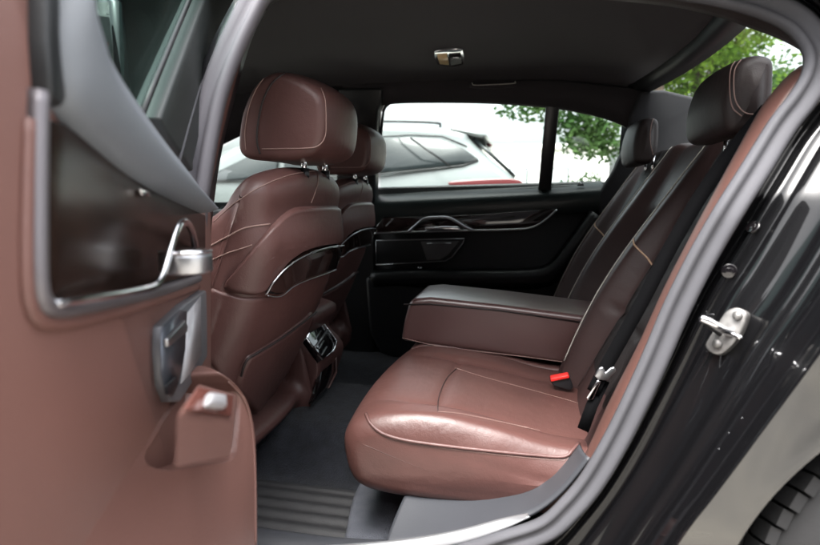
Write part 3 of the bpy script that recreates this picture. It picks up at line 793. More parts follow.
for ch in seat2.children_recursive:
    for sl in ch.material_slots: pass

# dash and screen pillars in front (closes the cabin)
part('dashboard', sweepY([P(-1.72, .95), P(-1.6, .97), P(-1.52, .90), P(-1.55, .75), P(-1.7, .6), P(-2.2, .6), P(-2.3, .95)], .85, 2.35, .04, n=50, mid=6), black_soft)
part('windscreen', loft([[Vector((x, y, z)) for y in (.9, 1.25, 1.6, 1.95, 2.3)] for x, z in ((-1.75, 1.30), (-2.05, 1.15), (-2.35, .97))]), glass_clear)

# ---- near body side: jamb, quarter panel, wheel ----------------------------------------------------------
Sx = [(420, 582), (475, 570), (520, 556), (551, 540), (580, 510), (602, 482), (626, 441), (649, 395), (668, 355), (686, 315), (704, 280), (722, 252), (742, 219), (766, 180), (792, 138), (812, 112), (828, 88), (834, 58), (826, 30), (806, 8), (778, -6), (748, -15), (705, -24), (650, -32), (560, -40), (450, -46), (350, -46)]
Ex = [(440, 760), (500, 740), (560, 705), (610, 655), (650, 590), (685, 535), (712, 500), (740, 463), (768, 425), (797, 386), (822, 352), (846, 318), (868, 284), (893, 240), (918, 190), (936, 150), (948, 110), (952, 60), (940, 10), (905, -40), (860, -65), (820, -78), (760, -88), (680, -98), (560, -105), (450, -108), (350, -108)]
NB = 160
def dense(pix, n):  # resample in step with vertices
    out = []
    N = len(pix)
    for k in range(n):
        t = k / (n - 1) * (N - 1); i = min(N - 2, int(t)); f_ = t - i
        p = [Vector(pix[max(0, min(N - 1, i + q))]) for q in (-1, 0, 1, 2)]
        out.append(0.5 * ((2 * p[1]) + (p[2] - p[0]) * f_ + (2 * p[0] - 5 * p[1] + 4 * p[2] - p[3]) * f_ ** 2 + (3 * p[1] - p[0] - 3 * p[2] + p[3]) * f_ ** 3))
    return out
S_ = dense(Sx, NB); E_ = dense(Ex, NB)
prof_j = [(0, .825), (.03, .835), (.06, .838), (.085, .822), (.10, .812), (.14, .811), (.20, .812), (.225, .806), (.24, .798), (.30, .796), (.42, .783), (.50, .775), (.53, .765), (.555, .750), (.58, .744), (.62, .742), (.68, .738), (.71, .728), (.74, .718), (.80, .708), (.86, .698), (.90, .690), (.94, .676), (.965, .665), (.985, .660), (1.0, .658)]
rows = []
for s, y in prof_j:
    rows.append([PS(a.x + (b.x - a.x) * s, a.y + (b.y - a.y) * s, y) for a, b in zip(S_, E_)])
jamb = part('door_jamb', loft(rows), paint)
jb = bvh(jamb)

# wheel geometry from the photo
def circ(a, b, c):
    ax, az, bx_, bz, cx, cz = a.x, a.z, b.x, b.z, c.x, c.z
    d = 2 * (ax * (bz - cz) + bx_ * (cz - az) + cx * (az - bz))
    ux = ((ax * ax + az * az) * (bz - cz) + (bx_ * bx_ + bz * bz) * (cz - az) + (cx * cx + cz * cz) * (az - bz)) / d
    uz = ((ax * ax + az * az) * (cx - bx_) + (bx_ * bx_ + bz * bz) * (ax - cx) + (cx * cx + cz * cz) * (bx_ - ax)) / d
    return ux, uz, math.hypot(ax - ux, az - uz)
a_, b2_, c_ = PY(820, 448, .655), PY(778, 490, .655), PY(737, 545, .655)
print('arch circle', circ(a_, b2_, c_), a_, c_)
# quarter panel
WX, WZ, WR = 0, 0, 0
RA = .385
# centre chosen so that the arch passes through the two traced edge points
mid_ = (a_ + c_) / 2; dvec = Vector((c_.x - a_.x, 0, c_.z - a_.z)); half = dvec.length / 2
perp = Vector((-dvec.z, 0, dvec.x)).normalized()
if perp.x < 0: perp = -perp
cen = mid_ + perp * math.sqrt(max(0, RA ** 2 - half ** 2)); WX, WZ = cen.x, cen.z
print('wheel centre', WX, WZ)
Eline = [rows[-1][k] for k in range(NB)]
def outer_hit(th):
    d = Vector((math.cos(th), math.sin(th))); best = None
    poly = [Vector((p.x, p.z)) for p in Eline] + [Vector((-.3, 1.42)), Vector((.5, 1.40)), Vector((1.1, 1.12)), Vector((1.9, 1.05)), Vector((1.95, .3))]
    poly = [Vector((-.3, .20))] + poly
    o = Vector((WX, WZ))
    for p, q in zip(poly, poly[1:]):
        r_ = q - p; den = d.x * r_.y - d.y * r_.x
        if abs(den) < 1e-9: continue
        t = ((p - o).x * r_.y - (p - o).y * r_.x) / den; s = ((p - o).x * d.y - (p - o).y * d.x) / den
        if t > RA * .9 and 0 <= s <= 1 and (best is None or t < best): best = t
    return best
def skin_y(x, z):
    y = .652 + .30 * max(0, .70 - z) ** 2 + .42 * max(0, z - .86) ** 1.5 * 1.3
    return y
qr = []
NT = 120
ths = [math.radians(-10 + 215 * k / NT) for k in range(NT + 1)]
for q in range(21):
    t = (q / 20) ** 1.2; row = []
    for th in ths:
        oh = outer_hit(th) or (RA + .3); r_ = RA + (max(oh, RA + .01) - RA) * t
        x = WX + math.cos(th) * r_; z = WZ + math.sin(th) * r_
        y = skin_y(x, z) - .003 * math.exp(-((r_ - RA) / .02) ** 2)
        row.append((x, y, z, th, r_))
    qr.append(row)
# outermost ring follows the jamb edge's own depth
def near_y(x, z, y, t):
    d, yy = min(((p.x - x) ** 2 + (p.z - z) ** 2, p.y) for p in Eline)
    return y + (yy - y) * math.exp(-d / .0012)
rowsq = [[Vector((x, near_y(x, z, y, 0), z)) for x, y, z, th, r_ in row] for row in qr]
lip = [Vector((p.x, p.y + .035, p.z)) for p in rowsq[0]]
lip0 = [Vector((WX + (p.x - WX) * .99, p.y + .004, WZ + (p.z - WZ) * .99)) for p in rowsq[0]]
part('quarter_panel', loft([lip, lip0] + rowsq), ground_tint)
# wheel house liner
wl = [[Vector((WX + math.cos(th) * RA * k, y, WZ + math.sin(th) * RA * k)) for th in ths] for y, k in ((.69, 1.0), (.72, 1.02), (.98, 1.02))]
part('wheel_liner', loft(wl), black_plastic)
# wheel
wheel = part('wheel', tube([Vector((WX + .02, .70, .35)), Vector((WX + .02, .95, .35))], .06, 20), rim_metal)
TR = .352; WCX = WX + .01; WCZ = max(.35, WZ - .01)
tp_ = [(.685, .24), (.675, .27), (.672, .30), (.680, .325), (.695, .339), (.72, .344), (.80, .346), (.88, .344), (.905, .339), (.92, .325), (.928, .30), (.92, .26), (.91, .24)]
rws = []
for y, r_ in tp_: rws.append([Vector((WCX + math.cos(2 * PI * k / 96) * r_, y, WCZ + math.sin(2 * PI * k / 96) * r_)) for k in range(96)])
parts = [loft(rws, True)]
for k in range(84):
    for yi, (yc, w) in enumerate(((.706, .034), (.748, .036), (.80, .052), (.852, .036), (.894, .034))):
        th = 2 * PI * (k + .35 * (yi % 2)) / 84
        R = Matrix.Rotation(-th, 3, 'Y')
        rr = TR - (.004 if yi in (0, 4) else 0)
        Rz = R @ Matrix.Rotation((.25 if yi < 2 else -.25 if yi > 2 else 0), 3, 'X')
        parts.append(box((WCX + math.cos(th) * rr, yc, WCZ + math.sin(th) * rr), .013, w, .0215, Rz))
part('tyre', merge(*parts), tyre_rubber, wheel, smooth=True, angle=30)
sp_ = [loft([[Vector((WCX + math.cos(2 * PI * k / 64) * r_, y, WCZ + math.sin(2 * PI * k / 64) * r_)) for k in range(64)] for y, r_ in ((.69, .245), (.685, .235), (.70, .225), (.78, .215), (.92, .225))], True)]
for k in range(10):
    th = 2 * PI * k / 10; R = Matrix.Rotation(-th, 3, 'Y')
    sp_.append(box((WCX + math.cos(th) * .13, .705, WCZ + math.sin(th) * .13), .22, .03, .03, R))
part('rim', merge(*sp_), rim_metal, wheel, smooth=True, angle=30)

# striker
def J(u, v, lift=0.0): return hit(jb, u, v, lift)
jn = (J(735, 325) - J(715, 350)).cross(J(740, 345) - J(715, 350)).normalized()
if jn.dot(ray(725, 330)) > 0: jn = -jn
jc = J(724, 332, .0)
def JP(u, v, l=0.0): return PP(u, v, jc + jn * l, jn)
st_px = [(735, 308.5), (742, 309), (748, 313), (748, 319), (743, 332), (736, 343), (727, 352), (720, 355), (713, 353), (708, 348), (708, 343), (716, 330), (726, 314)]
striker = part('door_striker', slab(cr([JP(u, v, .006) for u, v in st_px], 60, True), jn, .007, .012), striker_metal, bevel=.002)
bar = cr([JP(732, 333, .012), JP(722, 329, .030), JP(708, 321, .045), JP(701, 318, .048)], 20)
part('striker_bar', tube(bar, .0055, 10), chrome, striker)
part('striker_bar', tube([JP(701, 318, .048), JP(707, 324, .035), JP(720, 334, .012)], .0035, 10), black_plastic, striker)
for u, v in ((738, 316), (718, 344)):
    cc = JP(u, v, .013)
    part('striker_screw', tube([cc, cc + jn * .005], .0058, 12), striker_metal, striker)
part('striker_pin', tube([JP(735, 335, .01), JP(741, 338, .016)], .003, 10), chrome, striker)
# rubber plugs and pressed holes on the jamb
for u, v, r_ in ((729, 271, .010), (753, 227, .009)):
    c = J(u, v, .0)
    a1 = J(u + 3, v, 0); b1 = J(u, v + 3, 0); n1 = (a1 - c).cross(b1 - c).normalized()
    if n1.dot(ray(u, v)) > 0: n1 = -n1
    plug = part('jamb_plug', tube([c - n1 * .003, c + n1 * .0018], r_, 20), gloss_black, bevel=.001)
    part('plug_centre', tube([c + n1 * .0025, c + n1 * .0032], r_ * .5, 16), gloss_black, plug, bevel=.001)
for u, v, r_ in ((742, 418, .002), (729, 433, .002), (719, 449, .0018)):
    c = J(u, v, 0)
    if c is None: continue
    bm = bmesh.new(); bmesh.ops.create_uvsphere(bm, u_segments=10, v_segments=6, radius=r_ * .35)
    vs = [c + vv.co for vv in bm.verts]; fs = [tuple(q.index for q in ff.verts) for ff in bm.faces]; bm.free()
    part('water_drop', (vs, fs), water, jamb)

# ---- closed near front door with its window (ahead of the open door) ------------------------------
nf = part('front_door', loft([[Vector((x, y + .03 * (-(x + .62)) * .3, z)) for x in (-.555, -.58, -.9, -1.2, -1.7, -2.0)] for y, z in ((.72, .30), (.665, .50), (.655, .75), (.67, .90), (.72, .99), (.735, 1.0))]), paint, solid=.02)
wx = [PP(0, 0, (0, 0, 0), (0, 0, 1))]
part('side_window', slab([Vector((-.60, .735, .99)), Vector((-.66, .80, 1.30)), Vector((-1.2, .80, 1.32)), Vector((-1.75, .735, .99))], (0, -1, .3), .004), glass_tint, nf)
part('window_surround', tube([Vector((-.60, .733, .99)), Vector((-.655, .80, 1.27)), Vector((-.70, .808, 1.315)), Vector((-1.2, .81, 1.325)), Vector((-1.4, .79, 1.27)), Vector((-1.75, .735, 1.0))], .012, 8), gloss_black, nf)

# ---- the open rear door ----------------------------------------------------------------------------
H = Vector((-.517, .80, 0)); dd = Vector((.375, -.927, 0)).normalized(); dn = Vector((-dd.y, dd.x, 0))   # dn faces the camera side
def D(u, v, off=0.0): return PP(u, v, H + dn * off, dn)
def dslab(pix, off, th, back=0.0, smooth=0):
    pts = [D(u, v, off) for u, v in pix]
    if smooth: pts = cr(pts, smooth, True)
    return slab(pts, dn, th, back)
dpx = [(-60, -140), (42, -140), (40, 40), (44, 108), (62, 122), (110, 158), (160, 196), (204, 212), (204, 600), (-60, 900)]
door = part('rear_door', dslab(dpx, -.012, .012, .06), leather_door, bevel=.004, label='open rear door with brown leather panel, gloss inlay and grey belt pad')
# outer skin of the open door
part('outer_skin', dslab([(-60, -140), (42, -140), (40, 40), (44, 108), (110, 158), (204, 212), (204, 600), (-60, 900)], -.085, .01, .03), paint, door, bevel=.004)
# dark frame band along its trailing edge
part('trailing_frame', dslab([(37, -150), (59, -150), (58, 0), (55, 55), (58, 100), (52, 108), (42, 96), (38, 40)], .006, .006, .02), black_soft, door, bevel=.003)
# grey belt pad
bp_out = [(62, -60), (66, 0), (82, 32), (112, 82), (150, 134), (180, 172), (204, 205)]
bp_in = [(56, -60), (56, 0), (57, 55), (68, 112), (104, 152), (152, 188), (203, 213)]
a = cr([D(u, v, .006) for u, v in bp_out], 60); b = cr([D(u, v, .010) for u, v in bp_in], 60)
rws = [[p - dn * .045 for p in a]]
for k in range(11):
    t = k / 10
    h_ = .022 * math.sin(PI * (t * .92 + .08)) ** .7 - .004 * math.exp(-((t - .22) / .04) ** 2) - .003 * math.exp(-((t - .32) / .03) ** 2)
    rws.append([p.lerp(q, t) + dn * h_ for p, q in zip(a, b)])
rws.append([q - dn * .02 for q in b])
part('belt_pad', loft(rws), belt_grey, door)
# veneer panel with satin frame
ven = [(41, 118), (60, 124), (104, 156), (152, 192), (203, 215), (203, 262), (196, 272), (165, 283), (110, 295), (55, 303), (43, 296)]
door_veneer = mat('door_veneer', (0.014, 0.008, 0.006), 0.26, spec=.35, var=0.5, varscale=14)
part('veneer_panel', dslab(ven, .002, .004, .01), door_veneer, door, bevel=.002)
fr_path = [(39, 92), (38, 130), (37, 200), (37, 270), (41, 298), (54, 309), (90, 305), (130, 297), (165, 289), (198, 278)]
frame_metal = mat('frame_metal', (.15, .14, .15), .45, metal=.6)
part('panel_frame', rail(cr([D(u, v, .004) for u, v in fr_path], 70), [(-.006, -.004), (-.006, .003), (-.002, .006), (.003, .006), (.006, .002), (.006, -.004)], dn), frame_metal, door)
fr2 = [(30, 120), (28, 180), (27, 270), (32, 310), (50, 322), (90, 318), (150, 302), (198, 286)]
part('panel_rim', tube(cr([D(u, v, .002) for u, v in fr2], 60), .006, 8, flat=.6, upv=dn), leather_door, door)
# pull handle
ph = [(47, 300, .002), (60, 303, .010), (100, 297, .018), (135, 291, .024), (155, 286, .028), (163, 275, .030), (170, 252, .032), (176, 233, .033), (181, 224, .033), (187, 223, .030), (192, 232, .022), (196, 250, .010)]
part('pull_handle', tube(cr([D(u, v, o) for u, v, o in ph], 80), lambda t: .0026 + .0034 * t, 12, flat=.8, upv=dn), chrome, door)
kc = [D(164, 263, .030), D(176, 262, .040), D(196, 261, .052), D(208, 261, .058)]
op = D(186, 262, .040)
axis_ = Vector((0, 0, 1))
part('door_opener', tube([op + Vector((0, 0, .0)) + axis_ * z for z in (-.0115, -.010, .008, .0105)], lambda t: (.024, .027, .027, .025)[min(3, int(t * 3 + .01))], 28, upv=(1, 0, 0)), satin, door, bevel=.003)
part('opener_cap', tube([op + axis_ * .0105, op + axis_ * .0130], .0275, 28, upv=(1, 0, 0)), chrome, door)
# small bright fasteners over the veneer
part('veneer_accent', dslab([(137, 189), (146, 191), (147, 197), (139, 196)], .007, .004), chrome, door, bevel=.001)
# switch bezel
bz = [(156, 326), (178, 305), (201, 290), (202, 320), (202, 357), (190, 378), (174, 402), (164, 402), (158, 385), (155, 352)]
part('switch_bezel', dslab(bz, .003, .008, .01), mat('bezel_metal', (.22, .23, .25), .42, metal=.7), door, bevel=.003)
part('bezel_face', dslab([(187, 313), (200, 296), (200.5, 355), (189, 374), (180, 384), (185, 350)], .0115, .0012), mat('light_plate', (.42, .42, .44), .35, metal=.3), door)
part('switch_recess', dslab([(160, 329), (180, 310), (186, 312), (184, 350), (178, 380), (171, 397), (165, 395), (160, 375)], .0115, .0015), mat('recess_grey', (.10, .11, .13), .3, metal=.6), door)
part('slide_switch', dslab([(162, 339), (181, 320), (183, 325), (183, 332), (163, 348)], .013, .006), satin, door, bevel=.002)
part('button', dslab([(164, 385), (174, 376), (177, 383), (171, 396), (165, 395)], .013, .003), black_plastic, door, bevel=.002)
# armrest / pocket bulge: lofted from the door plane out to its face, with a real hollow for the fingers
out_px = [(204, 366), (218, 372), (232, 382), (244, 397), (251, 415), (255, 440), (256.5, 480), (257, 545), (258, 640)]
in_px = [(203, 366), (185, 384), (165, 412), (145, 445), (124, 478), (104, 510), (84, 545), (60, 600), (40, 660)]
a = cr([D(u, v, o) for (u, v), o in zip(out_px, (.02, .045, .062, .074, .080, .084, .086, .087, .087))], 260)
b = cr([D(u, v, .0) for u, v in in_px], 260)
def proj(p):
    q = p - EYE; z = q.dot(fwd); return 410 + F * q.dot(right) / z, 272.5 - F * q.dot(up) / z
HOL = [(q.x, q.y) for q in cr([(202, 375, 0), (186, 391, 0), (170, 414, 0), (156, 438, 0), (146, 456, 0), (151, 466, 0), (168, 470, 0), (200, 466, 0), (232, 459, 0), (238, 440, 0), (240, 415, 0), (238, 394, 0), (220, 382, 0)], 60, True)]
def inside(u, v):
    c = False
    for (x1, y1), (x2, y2) in zip(HOL, HOL[1:] + HOL[:1]):
        if (y1 > v) != (y2 > v) and u < (x2 - x1) * (v - y1) / (y2 - y1) + x1: c = not c
    return c
def edge_d(u, v):
    best = 99
    for (x1, y1), (x2, y2) in zip(HOL, HOL[1:] + HOL[:1]):
        dx, dy = x2 - x1, y2 - y1; t = max(0, min(1, ((u - x1) * dx + (v - y1) * dy) / (dx * dx + dy * dy + 1e-9)))
        best = min(best, math.hypot(u - x1 - t * dx, v - y1 - t * dy))
    return best
rws = [[p - dn * .12 for p in a], [p - dn * .006 - dd * .002 for p in a]]
flat_rows = []
for k in range(111):
    t = k / 110
    h_ = .022 * math.sin(PI * t) ** .8 * (1 - t)
    row = [p.lerp(q, t) + dn * h_ * min(1, (i + 11) / 75) for i, (p, q) in enumerate(zip(a, b))]
    if k % 4 == 0: flat_rows.append(row[::4])
    out_ = []
    for p in row:
        u, v = proj(p)
        if 140 < u < 245 and 370 < v < 475 and inside(u, v): p = p - dn * .050 * sm(0, 3.5, edge_d(u, v))
        out_.append(p)
    rws.append(out_)
bul = part('door_armrest', loft(rws), leather_door, door)
blv = bvh(bul)

stitch_line('armrest_piping', blv, [(228, 381), (241, 395), (248.5, 414), (252.5, 440), (254.5, 480), (255, 543)], door, leather_door, r=.0018, n=60)
def BH(u, v, l=0.0): return hit(blv, u, v, l)
# grip hollow and switch block on it
blk_f = [D(177, 412, .094), D(234, 420, .094), D(230, 456, .090), D(176, 467, .090)]
blk_t = [blk_f[0], blk_f[1], D(237, 395, .070), D(197, 384, .060)]
vs = blk_f + blk_t[2:] + [D(233, 440, .03), D(190, 445, .03)]
part('switch_block', (vs, [(0, 1, 2, 3), (0, 1, 4, 5), (1, 2, 6, 4), (0, 3, 7, 5)]), leather_door, door, smooth=False, bevel=.004, bsegs=3)
tn = (blk_t[1] - blk_t[0]).cross(blk_t[2] - blk_t[0]).normalized()
if tn.dot(ray(210, 400)) > 0: tn = -tn
def TP(u, v, l=0): return PP(u, v, blk_t[0] + tn * l, tn)
part('switch_plate', slab([TP(u, v, .0015) for u, v in ((197, 388), (232, 397), (230, 417), (183, 410))], tn, .002), mat('switch_plate', (.13, .045, .035), .25), door, bevel=.001)
part('window_switch', slab([TP(u, v, .004) for u, v in ((203, 397), (220, 399), (220, 411), (200, 409))], tn, .008), MATS['light_plate'], door, bevel=.003)

# window glass and frame upright of the open door
part('window_glass', slab([D(u, v, -.035) for u, v in ((50, -160), (60, -10), (110, 70), (150, 130), (186, 170), (200, 120), (250, -60), (262, -160))], dn, .004), glass_near, door)
ul = [(235, -120), (212, -55), (193, 0), (178, 35), (160, 78), (144, 118), (150, 130), (176, 168)]
ur = [(282, -120), (262, -60), (240, 0), (226, 24), (214, 48), (200, 88), (190, 122), (180, 163)]
up_poly = ul[:7] + [(180, 172)] + list(reversed(ur))
part('frame_upright', dslab(up_poly, -.03, .020, .02), mat('upright_grey', (.026, .031, .031), .55), door, bevel=.004)
part('upright_edge', tube([D(u, v, -.010) for u, v in ((260, -60), (239, 0), (226, 24), (213, 50), (199, 90), (188, 128), (178, 166))], .0022, 8), seal_rubber, door)
part('glass_run', tube([D(u, v, -.02) for u, v in ((208, -55), (189, 0), (174, 35), (156, 78), (140, 118))], .0045, 8), black_soft, door)

# ================================================================== OUTSIDE: white SUV
def profile_obj(name, prof_, y0, y1, m, parent, r=.03, **k):
    return part(name, sweepY([P(x, z) for x, z in prof_], y0, y1, r, n=120, mid=4, **k), m, parent)
SY = 5.0; SX = -.12
suv = thing('suv', (SX - 2.3, SY + .95, 0), 'white SUV with dark side windows and roof rails parked beyond the far window', 'car')
def SV(x, z): return (SX + x, z)
def suv_fn(p):
    t = sm(.95, 1.65, p.z); c = SY + .95
    return Vector((p.x, c + (p.y - c) * (1 - .16 * t), p.z))
body_ = [SV(0, .45), SV(.02, .7), SV(.02, 1.0), SV(-.04, 1.13), SV(-.30, 1.34), SV(-.46, 1.50), SV(-.50, 1.56), SV(-.8, 1.615), SV(-1.4, 1.645), SV(-2.0, 1.64), SV(-2.5, 1.58), SV(-3.0, 1.36), SV(-3.35, 1.14), SV(-3.9, 1.05), SV(-4.5, .95), SV(-4.65, .7), SV(-4.6, .4), SV(-3.0, .28), SV(-1.0, .28), SV(-.2, .32)]
part('body', sweepY([P(x, z) for x, z in body_], SY, SY + 1.9, .07, n=240, mid=6, fn=suv_fn), white_paint, suv)
def sside(x, z, o=0.012):
    q = suv_fn(Vector((SX + x, SY, z))); return q + Vector((0, -o, 0))
sn = (0, -1, .22)
swm = mat('suv_glass', (.012, .015, .016), .08, spec=.32)
part('side_window', slab([sside(*q) for q in ((-1.32, 1.185), (-1.34, 1.50), (-1.02, 1.515), (-.72, 1.49), (-.50, 1.40), (-.36, 1.30), (-.52, 1.255), (-.9, 1.22))], sn, .006, .01), swm, suv, bevel=.003)
part('side_window', slab([sside(*q) for q in ((-1.38, 1.18), (-1.40, 1.505), (-1.8, 1.50), (-2.25, 1.45), (-2.25, 1.16))], sn, .006, .01), swm, suv, bevel=.003)
part('side_window', slab([sside(*q) for q in ((-2.33, 1.155), (-2.33, 1.44), (-2.6, 1.38), (-2.95, 1.22), (-3.1, 1.12))], sn, .006, .01), swm, suv, bevel=.003)
part('window_bar', tube([sside(-1.0, 1.51, .022), sside(-.62, 1.25, .022)], .008, 6), black_plastic, suv)
part('door_gap', tube([sside(-1.35, 1.16, .006), sside(-1.30, .95, .006), sside(-1.42, .70, .006)], .004, 6), black_plastic, suv)
part('belt_moulding', tube([sside(-3.1, 1.11, .008), sside(-2.3, 1.14, .008), sside(-1.3, 1.17, .008), sside(-.5, 1.245, .008), sside(-.36, 1.29, .008)], .007, 6), black_plastic, suv)
part('roof_line', tube([sside(x, z, .004) for x, z in ((-2.6, 1.41), (-2.2, 1.485), (-1.8, 1.525), (-1.34, 1.53), (-1.0, 1.54), (-.7, 1.52), (-.47, 1.42))], .006, 6), black_plastic, suv)
part('spoiler', sweepY([P(SX + x, z) for x, z in ((-.62, 1.60), (-.40, 1.565), (-.30, 1.53), (-.34, 1.50), (-.48, 1.53), (-.6, 1.56))], SY + .16, SY + 1.74, .02, n=40, mid=3), white_paint, suv)
part('brake_light', slab([Vector((SX - .34, SY + .75, 1.50)), Vector((SX - .30, SY + .75, 1.50)), Vector((SX - .30, SY + .75, 1.485)), Vector((SX - .34, SY + .75, 1.48))], (0, -1, 0), .01, .4), tail_red, suv)
part('rear_window', slab([Vector((SX - .42, SY + .2, 1.51)), Vector((SX - .42, SY + 1.7, 1.51)), Vector((SX - .05, SY + 1.75, 1.17)), Vector((SX - .05, SY + .15, 1.17))], (.7, 0, .7), .01, .02), swm, suv)
part('tail_light', sweepY([P(SX + x, z) for x, z in ((.035, 1.03), (.045, 1.075), (.0, 1.115), (-.20, 1.125), (-.60, 1.10), (-.56, 1.06), (-.2, 1.04))], SY - .015, SY + .3, .012, n=50, mid=2), tail_red, suv)
part('tail_light', sweepY([P(SX + x, z) for x, z in ((.035, 1.00), (.045, 1.045), (.0, 1.085), (-.20, 1.10), (-.20, 1.03), (-.1, 1.01))], SY + 1.6, SY + 1.915, .012, n=50, mid=2), tail_red, suv)
for yy in (SY + .30, SY + 1.60):
    part('roof_rail', tube(cr([Vector((SX + x, yy, z)) for x, z in ((-.75, 1.615), (-.80, 1.665), (-1.4, 1.695), (-2.1, 1.69), (-2.5, 1.65), (-2.52, 1.60))], 40), .014, 8), black_plastic, suv)
part('aerial', slab([Vector((SX - .72, SY + .95, 1.62)), Vector((SX - .92, SY + .95, 1.62)), Vector((SX - .76, SY + .95, 1.70))], (0, 1, 0), .015, .015), white_paint, suv)
for x in (-.95, -3.75):
    for yy in (SY + .02, SY + 1.68):
        c = [Vector((SX + x, yy + d, .36)) for d in (0, .02, .19, .21)]
        w_ = part('wheel', tube([c[0], c[-1]], .22, 32), rim_metal, suv)
        part('tyre', tube(c, lambda t: (.33, .36, .36, .33)[min(3, int(t * 3 + .01))], 40), tyre_rubber, w_, smooth=True, angle=40)

# ================================================================== trees, shrub, building
def leaves(centres, n, spread, size, rnd):
    vs, fs = [], []
    for c, r_ in centres:
        for _ in range(n):
            d = Vector((rnd.gauss(0, 1), rnd.gauss(0, 1), rnd.gauss(0, 1)))
            d = d.normalized() * r_ * (rnd.random() ** .5)
            d.z *= spread
            p = c + d; a = Vector((rnd.gauss(0, 1), rnd.gauss(0, 1), rnd.gauss(0, .6))).normalized()
            b = a.cross(Vector((rnd.gauss(0, 1), rnd.gauss(0, 1), rnd.gauss(0, 1)))).normalized(); s = size * (.6 + .8 * rnd.random())
            k = len(vs); vs += [p - a * s, p + b * s * .45, p + a * s, p - b * s * .45]; fs.append((k, k + 1, k + 2, k + 3))
    return vs, fs
def tree(name, base, h, crown_c, crown_r, nclump, nleaf, size, lm, label, seed, clump=.55, extra=(), grp=None):
    rnd = random.Random(seed); base = Vector(base); cc = Vector(crown_c)
    t = thing(name, base, label, 'tree', grp)
    cl = []
    for _ in range(nclump):
        d = Vector((rnd.gauss(0, 1), rnd.gauss(0, 1), rnd.gauss(0, 1))).normalized() * (rnd.random() ** .45)
        cl.append((cc + Vector((d.x * crown_r[0], d.y * crown_r[1], d.z * crown_r[2])), clump * (.5 + rnd.random())))
    cl += list(extra)
    parts_ = [tube(cr([base, base + Vector((.05, 0, h * .3)), base + Vector((-.05, .1, h * .6)), Vector((cc.x, cc.y, base.z + h * .9))], 20), lambda q: .10 * (1 - q * .75), 10)]
    for c, r_ in cl[::3]:
        s = base.lerp(Vector((cc.x, cc.y, h * .8)), .35 + .4 * rnd.random()); m_ = (s + c) / 2 + Vector((0, 0, .25))
        parts_.append(tube(cr([s, m_, c], 10), lambda q: .022 * (1 - q * .85), 6))
    part('trunk', merge(*parts_), bark, t)
    part('crown', leaves(cl, nleaf, .6, size, rnd), lm, t, smooth=False, recalc=False)
    return t
def at(u, v, y): return PY(u, v, y)
ex = [(at(u, v, 8.0), .34) for u, v in ((515, 107), (535, 109), (562, 118), (573, 128), (585, 135), (597, 130), (600, 144), (612, 138), (588, 120), (605, 122), (572, 110), (592, 150), (550, 104), (618, 150), (580, 145))]
tree('maple_tree', (1.68, 8.6, 0), 5.5, (.8, 8.6, 4.9), (2.4, 1.8, 1.3), 80, 110, .055, leaf_b, 'maple with branches hanging over the rear part of the far side window', 3, clump=.5, extra=ex)
tree('maple_tree', (3.3, 11.0, 0), 5.5, (2.65, 11.0, 3.75), (1.3, 1.3, 1.5), 105, 230, .050, leaf_a, 'bright green leafy tree filling the rear window', 8, clump=.62)
tree('maple_tree', (7.9, 16.5, 0), 7, (7.2, 16.5, 3.2), (1.5, 2.0, 1.3), 50, 180, .09, leaf_b, 'paler tree at the right edge of the rear window, behind the near headrest', 11, clump=.8)
rnd = random.Random(5)
sh = thing('shrub', (.75, 9.2, 0), 'small green shrub at the foot of the window divider', 'shrub')
part('stems', merge(*[tube([Vector((.75, 9.2, 0)), Vector((.75 + rnd.uniform(-.25, .25), 9.2 + rnd.uniform(-.2, .2), 1.1))], .012, 5) for _ in range(9)]), bark, sh)
part('foliage', leaves([(Vector((.72 + rnd.uniform(-.2, .2), 9.2 + rnd.uniform(-.3, .3), rnd.uniform(.5, 1.25))), .2) for _ in range(24)], 90, 1, .035, rnd), leaf_b, sh, smooth=False, recalc=False)
# unseen building added behind the camera to block low sky light and darken reflections
sky_blocker = thing('building', (0, -9.0, 0), 'unseen dark grey building added behind the camera to block low sky light', 'building')
part('wall', box((0, -11.0, 3.2), 26, 6, 6.4), mat('blocker_wall', (.030, .030, .034), .85, var=.25, varscale=1.5), sky_blocker, smooth=False)
part('roof', box((0, -11.0, 6.5), 26.6, 6.6, .2), mat('roof_slab', (.06, .06, .06), .8), sky_blocker, smooth=False)
for k in range(7):
    for zz in (1.6, 4.6):
        wd = part('window', box((-10.5 + 3.5 * k, -7.99, zz), 1.5, .06, 1.5), MATS['roof_slab'], sky_blocker, smooth=False)
        part('pane', box((-10.5 + 3.5 * k, -7.95, zz), 1.34, .04, 1.34), gloss_black, wd, smooth=False)
bd = thing('building', (1.5, 22, 0), 'pale low building far behind the white SUV', 'building')
part('wall', box((-.2, 22, 1.3), 5.5, 4, 2.6), wall_pale, bd, smooth=False)
part('roof', box((-.2, 22, 2.68), 5.8, 4.3, .16), wall_pale, bd, smooth=False)
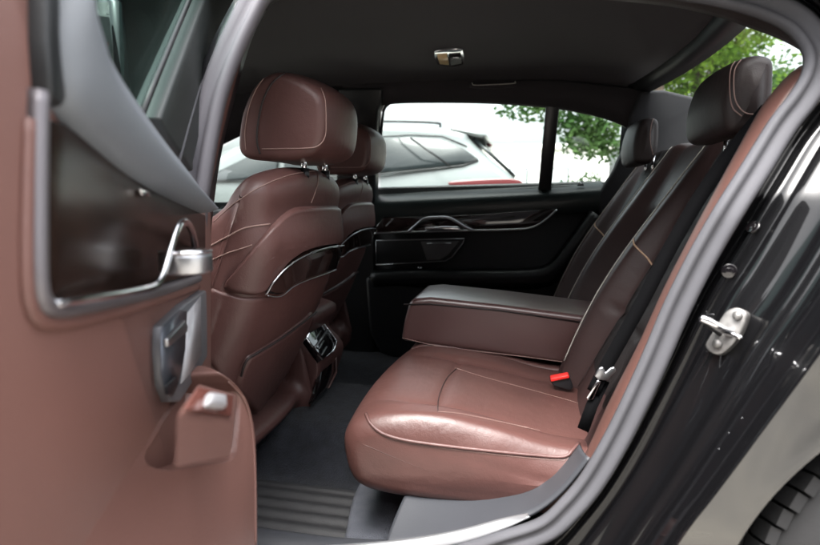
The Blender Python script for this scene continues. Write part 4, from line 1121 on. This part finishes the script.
for x in (-1.9, -.5, .9):
    wd = part('window', box((x, 19.98, 1.5), .7, .05, .9), white_paint, bd, smooth=False)
    part('pane', box((x, 19.945, 1.5), .58, .02, .78), mat('pale_pane', (.5, .52, .55), .2), wd, smooth=False)

# ================================================================== light, camera, render
w = bpy.data.worlds.new('World'); scene.world = w; w.use_nodes = True
nt = w.node_tree; bg = nt.nodes['Background']; sk = nt.nodes.new('ShaderNodeTexSky'); sk.sky_type = 'NISHITA'
SUN_EL, SUN_AZ = 67, 205      # azimuth measured clockwise from +Y
sk.sun_disc = False; sk.sun_elevation = math.radians(SUN_EL); sk.sun_rotation = math.radians(SUN_AZ)
sk.air_density = 1.0; sk.dust_density = 8.0; sk.ozone_density = 1.0
hs = nt.nodes.new('ShaderNodeHueSaturation'); hs.inputs['Saturation'].default_value = 0.22   # milky overcast
nt.links.new(sk.outputs['Color'], hs.inputs['Color']); nt.links.new(hs.outputs['Color'], bg.inputs['Color']); bg.inputs['Strength'].default_value = 0.15
ld = bpy.data.lights.new('sun', 'SUN'); ld.energy = 0.5; ld.angle = math.radians(30); ld.color = (1, .96, .90)
lo = bpy.data.objects.new('sun', ld); COL.objects.link(lo)
az = math.radians(SUN_AZ); el = math.radians(SUN_EL)
sd = Vector((math.sin(az) * math.cos(el), math.cos(az) * math.cos(el), math.sin(el)))
lo.rotation_euler = sd.to_track_quat('Z', 'Y').to_euler(); lo.location = (0, 0, 20)

cam = bpy.data.cameras.new('camera'); co = bpy.data.objects.new('camera', cam); COL.objects.link(co)
co.location = EYE; M = Matrix((right, up, -fwd)).transposed(); co.rotation_euler = M.to_euler()
cam.sensor_width = 36; cam.lens = 36 * F / 820; cam.clip_start = .02; cam.clip_end = 2000
cam.dof.use_dof = True; cam.dof.focus_distance = 1.2; cam.dof.aperture_fstop = 3.8
scene.camera = co
scene.render.engine = 'CYCLES'
scene.cycles.max_bounces = 10; scene.cycles.transparent_max_bounces = 12
scene.view_settings.view_transform = 'Standard'; scene.view_settings.look = 'None'
scene.view_settings.exposure = 2.75; scene.view_settings.gamma = 1
scene.render.resolution_x = 1024; scene.render.resolution_y = 681
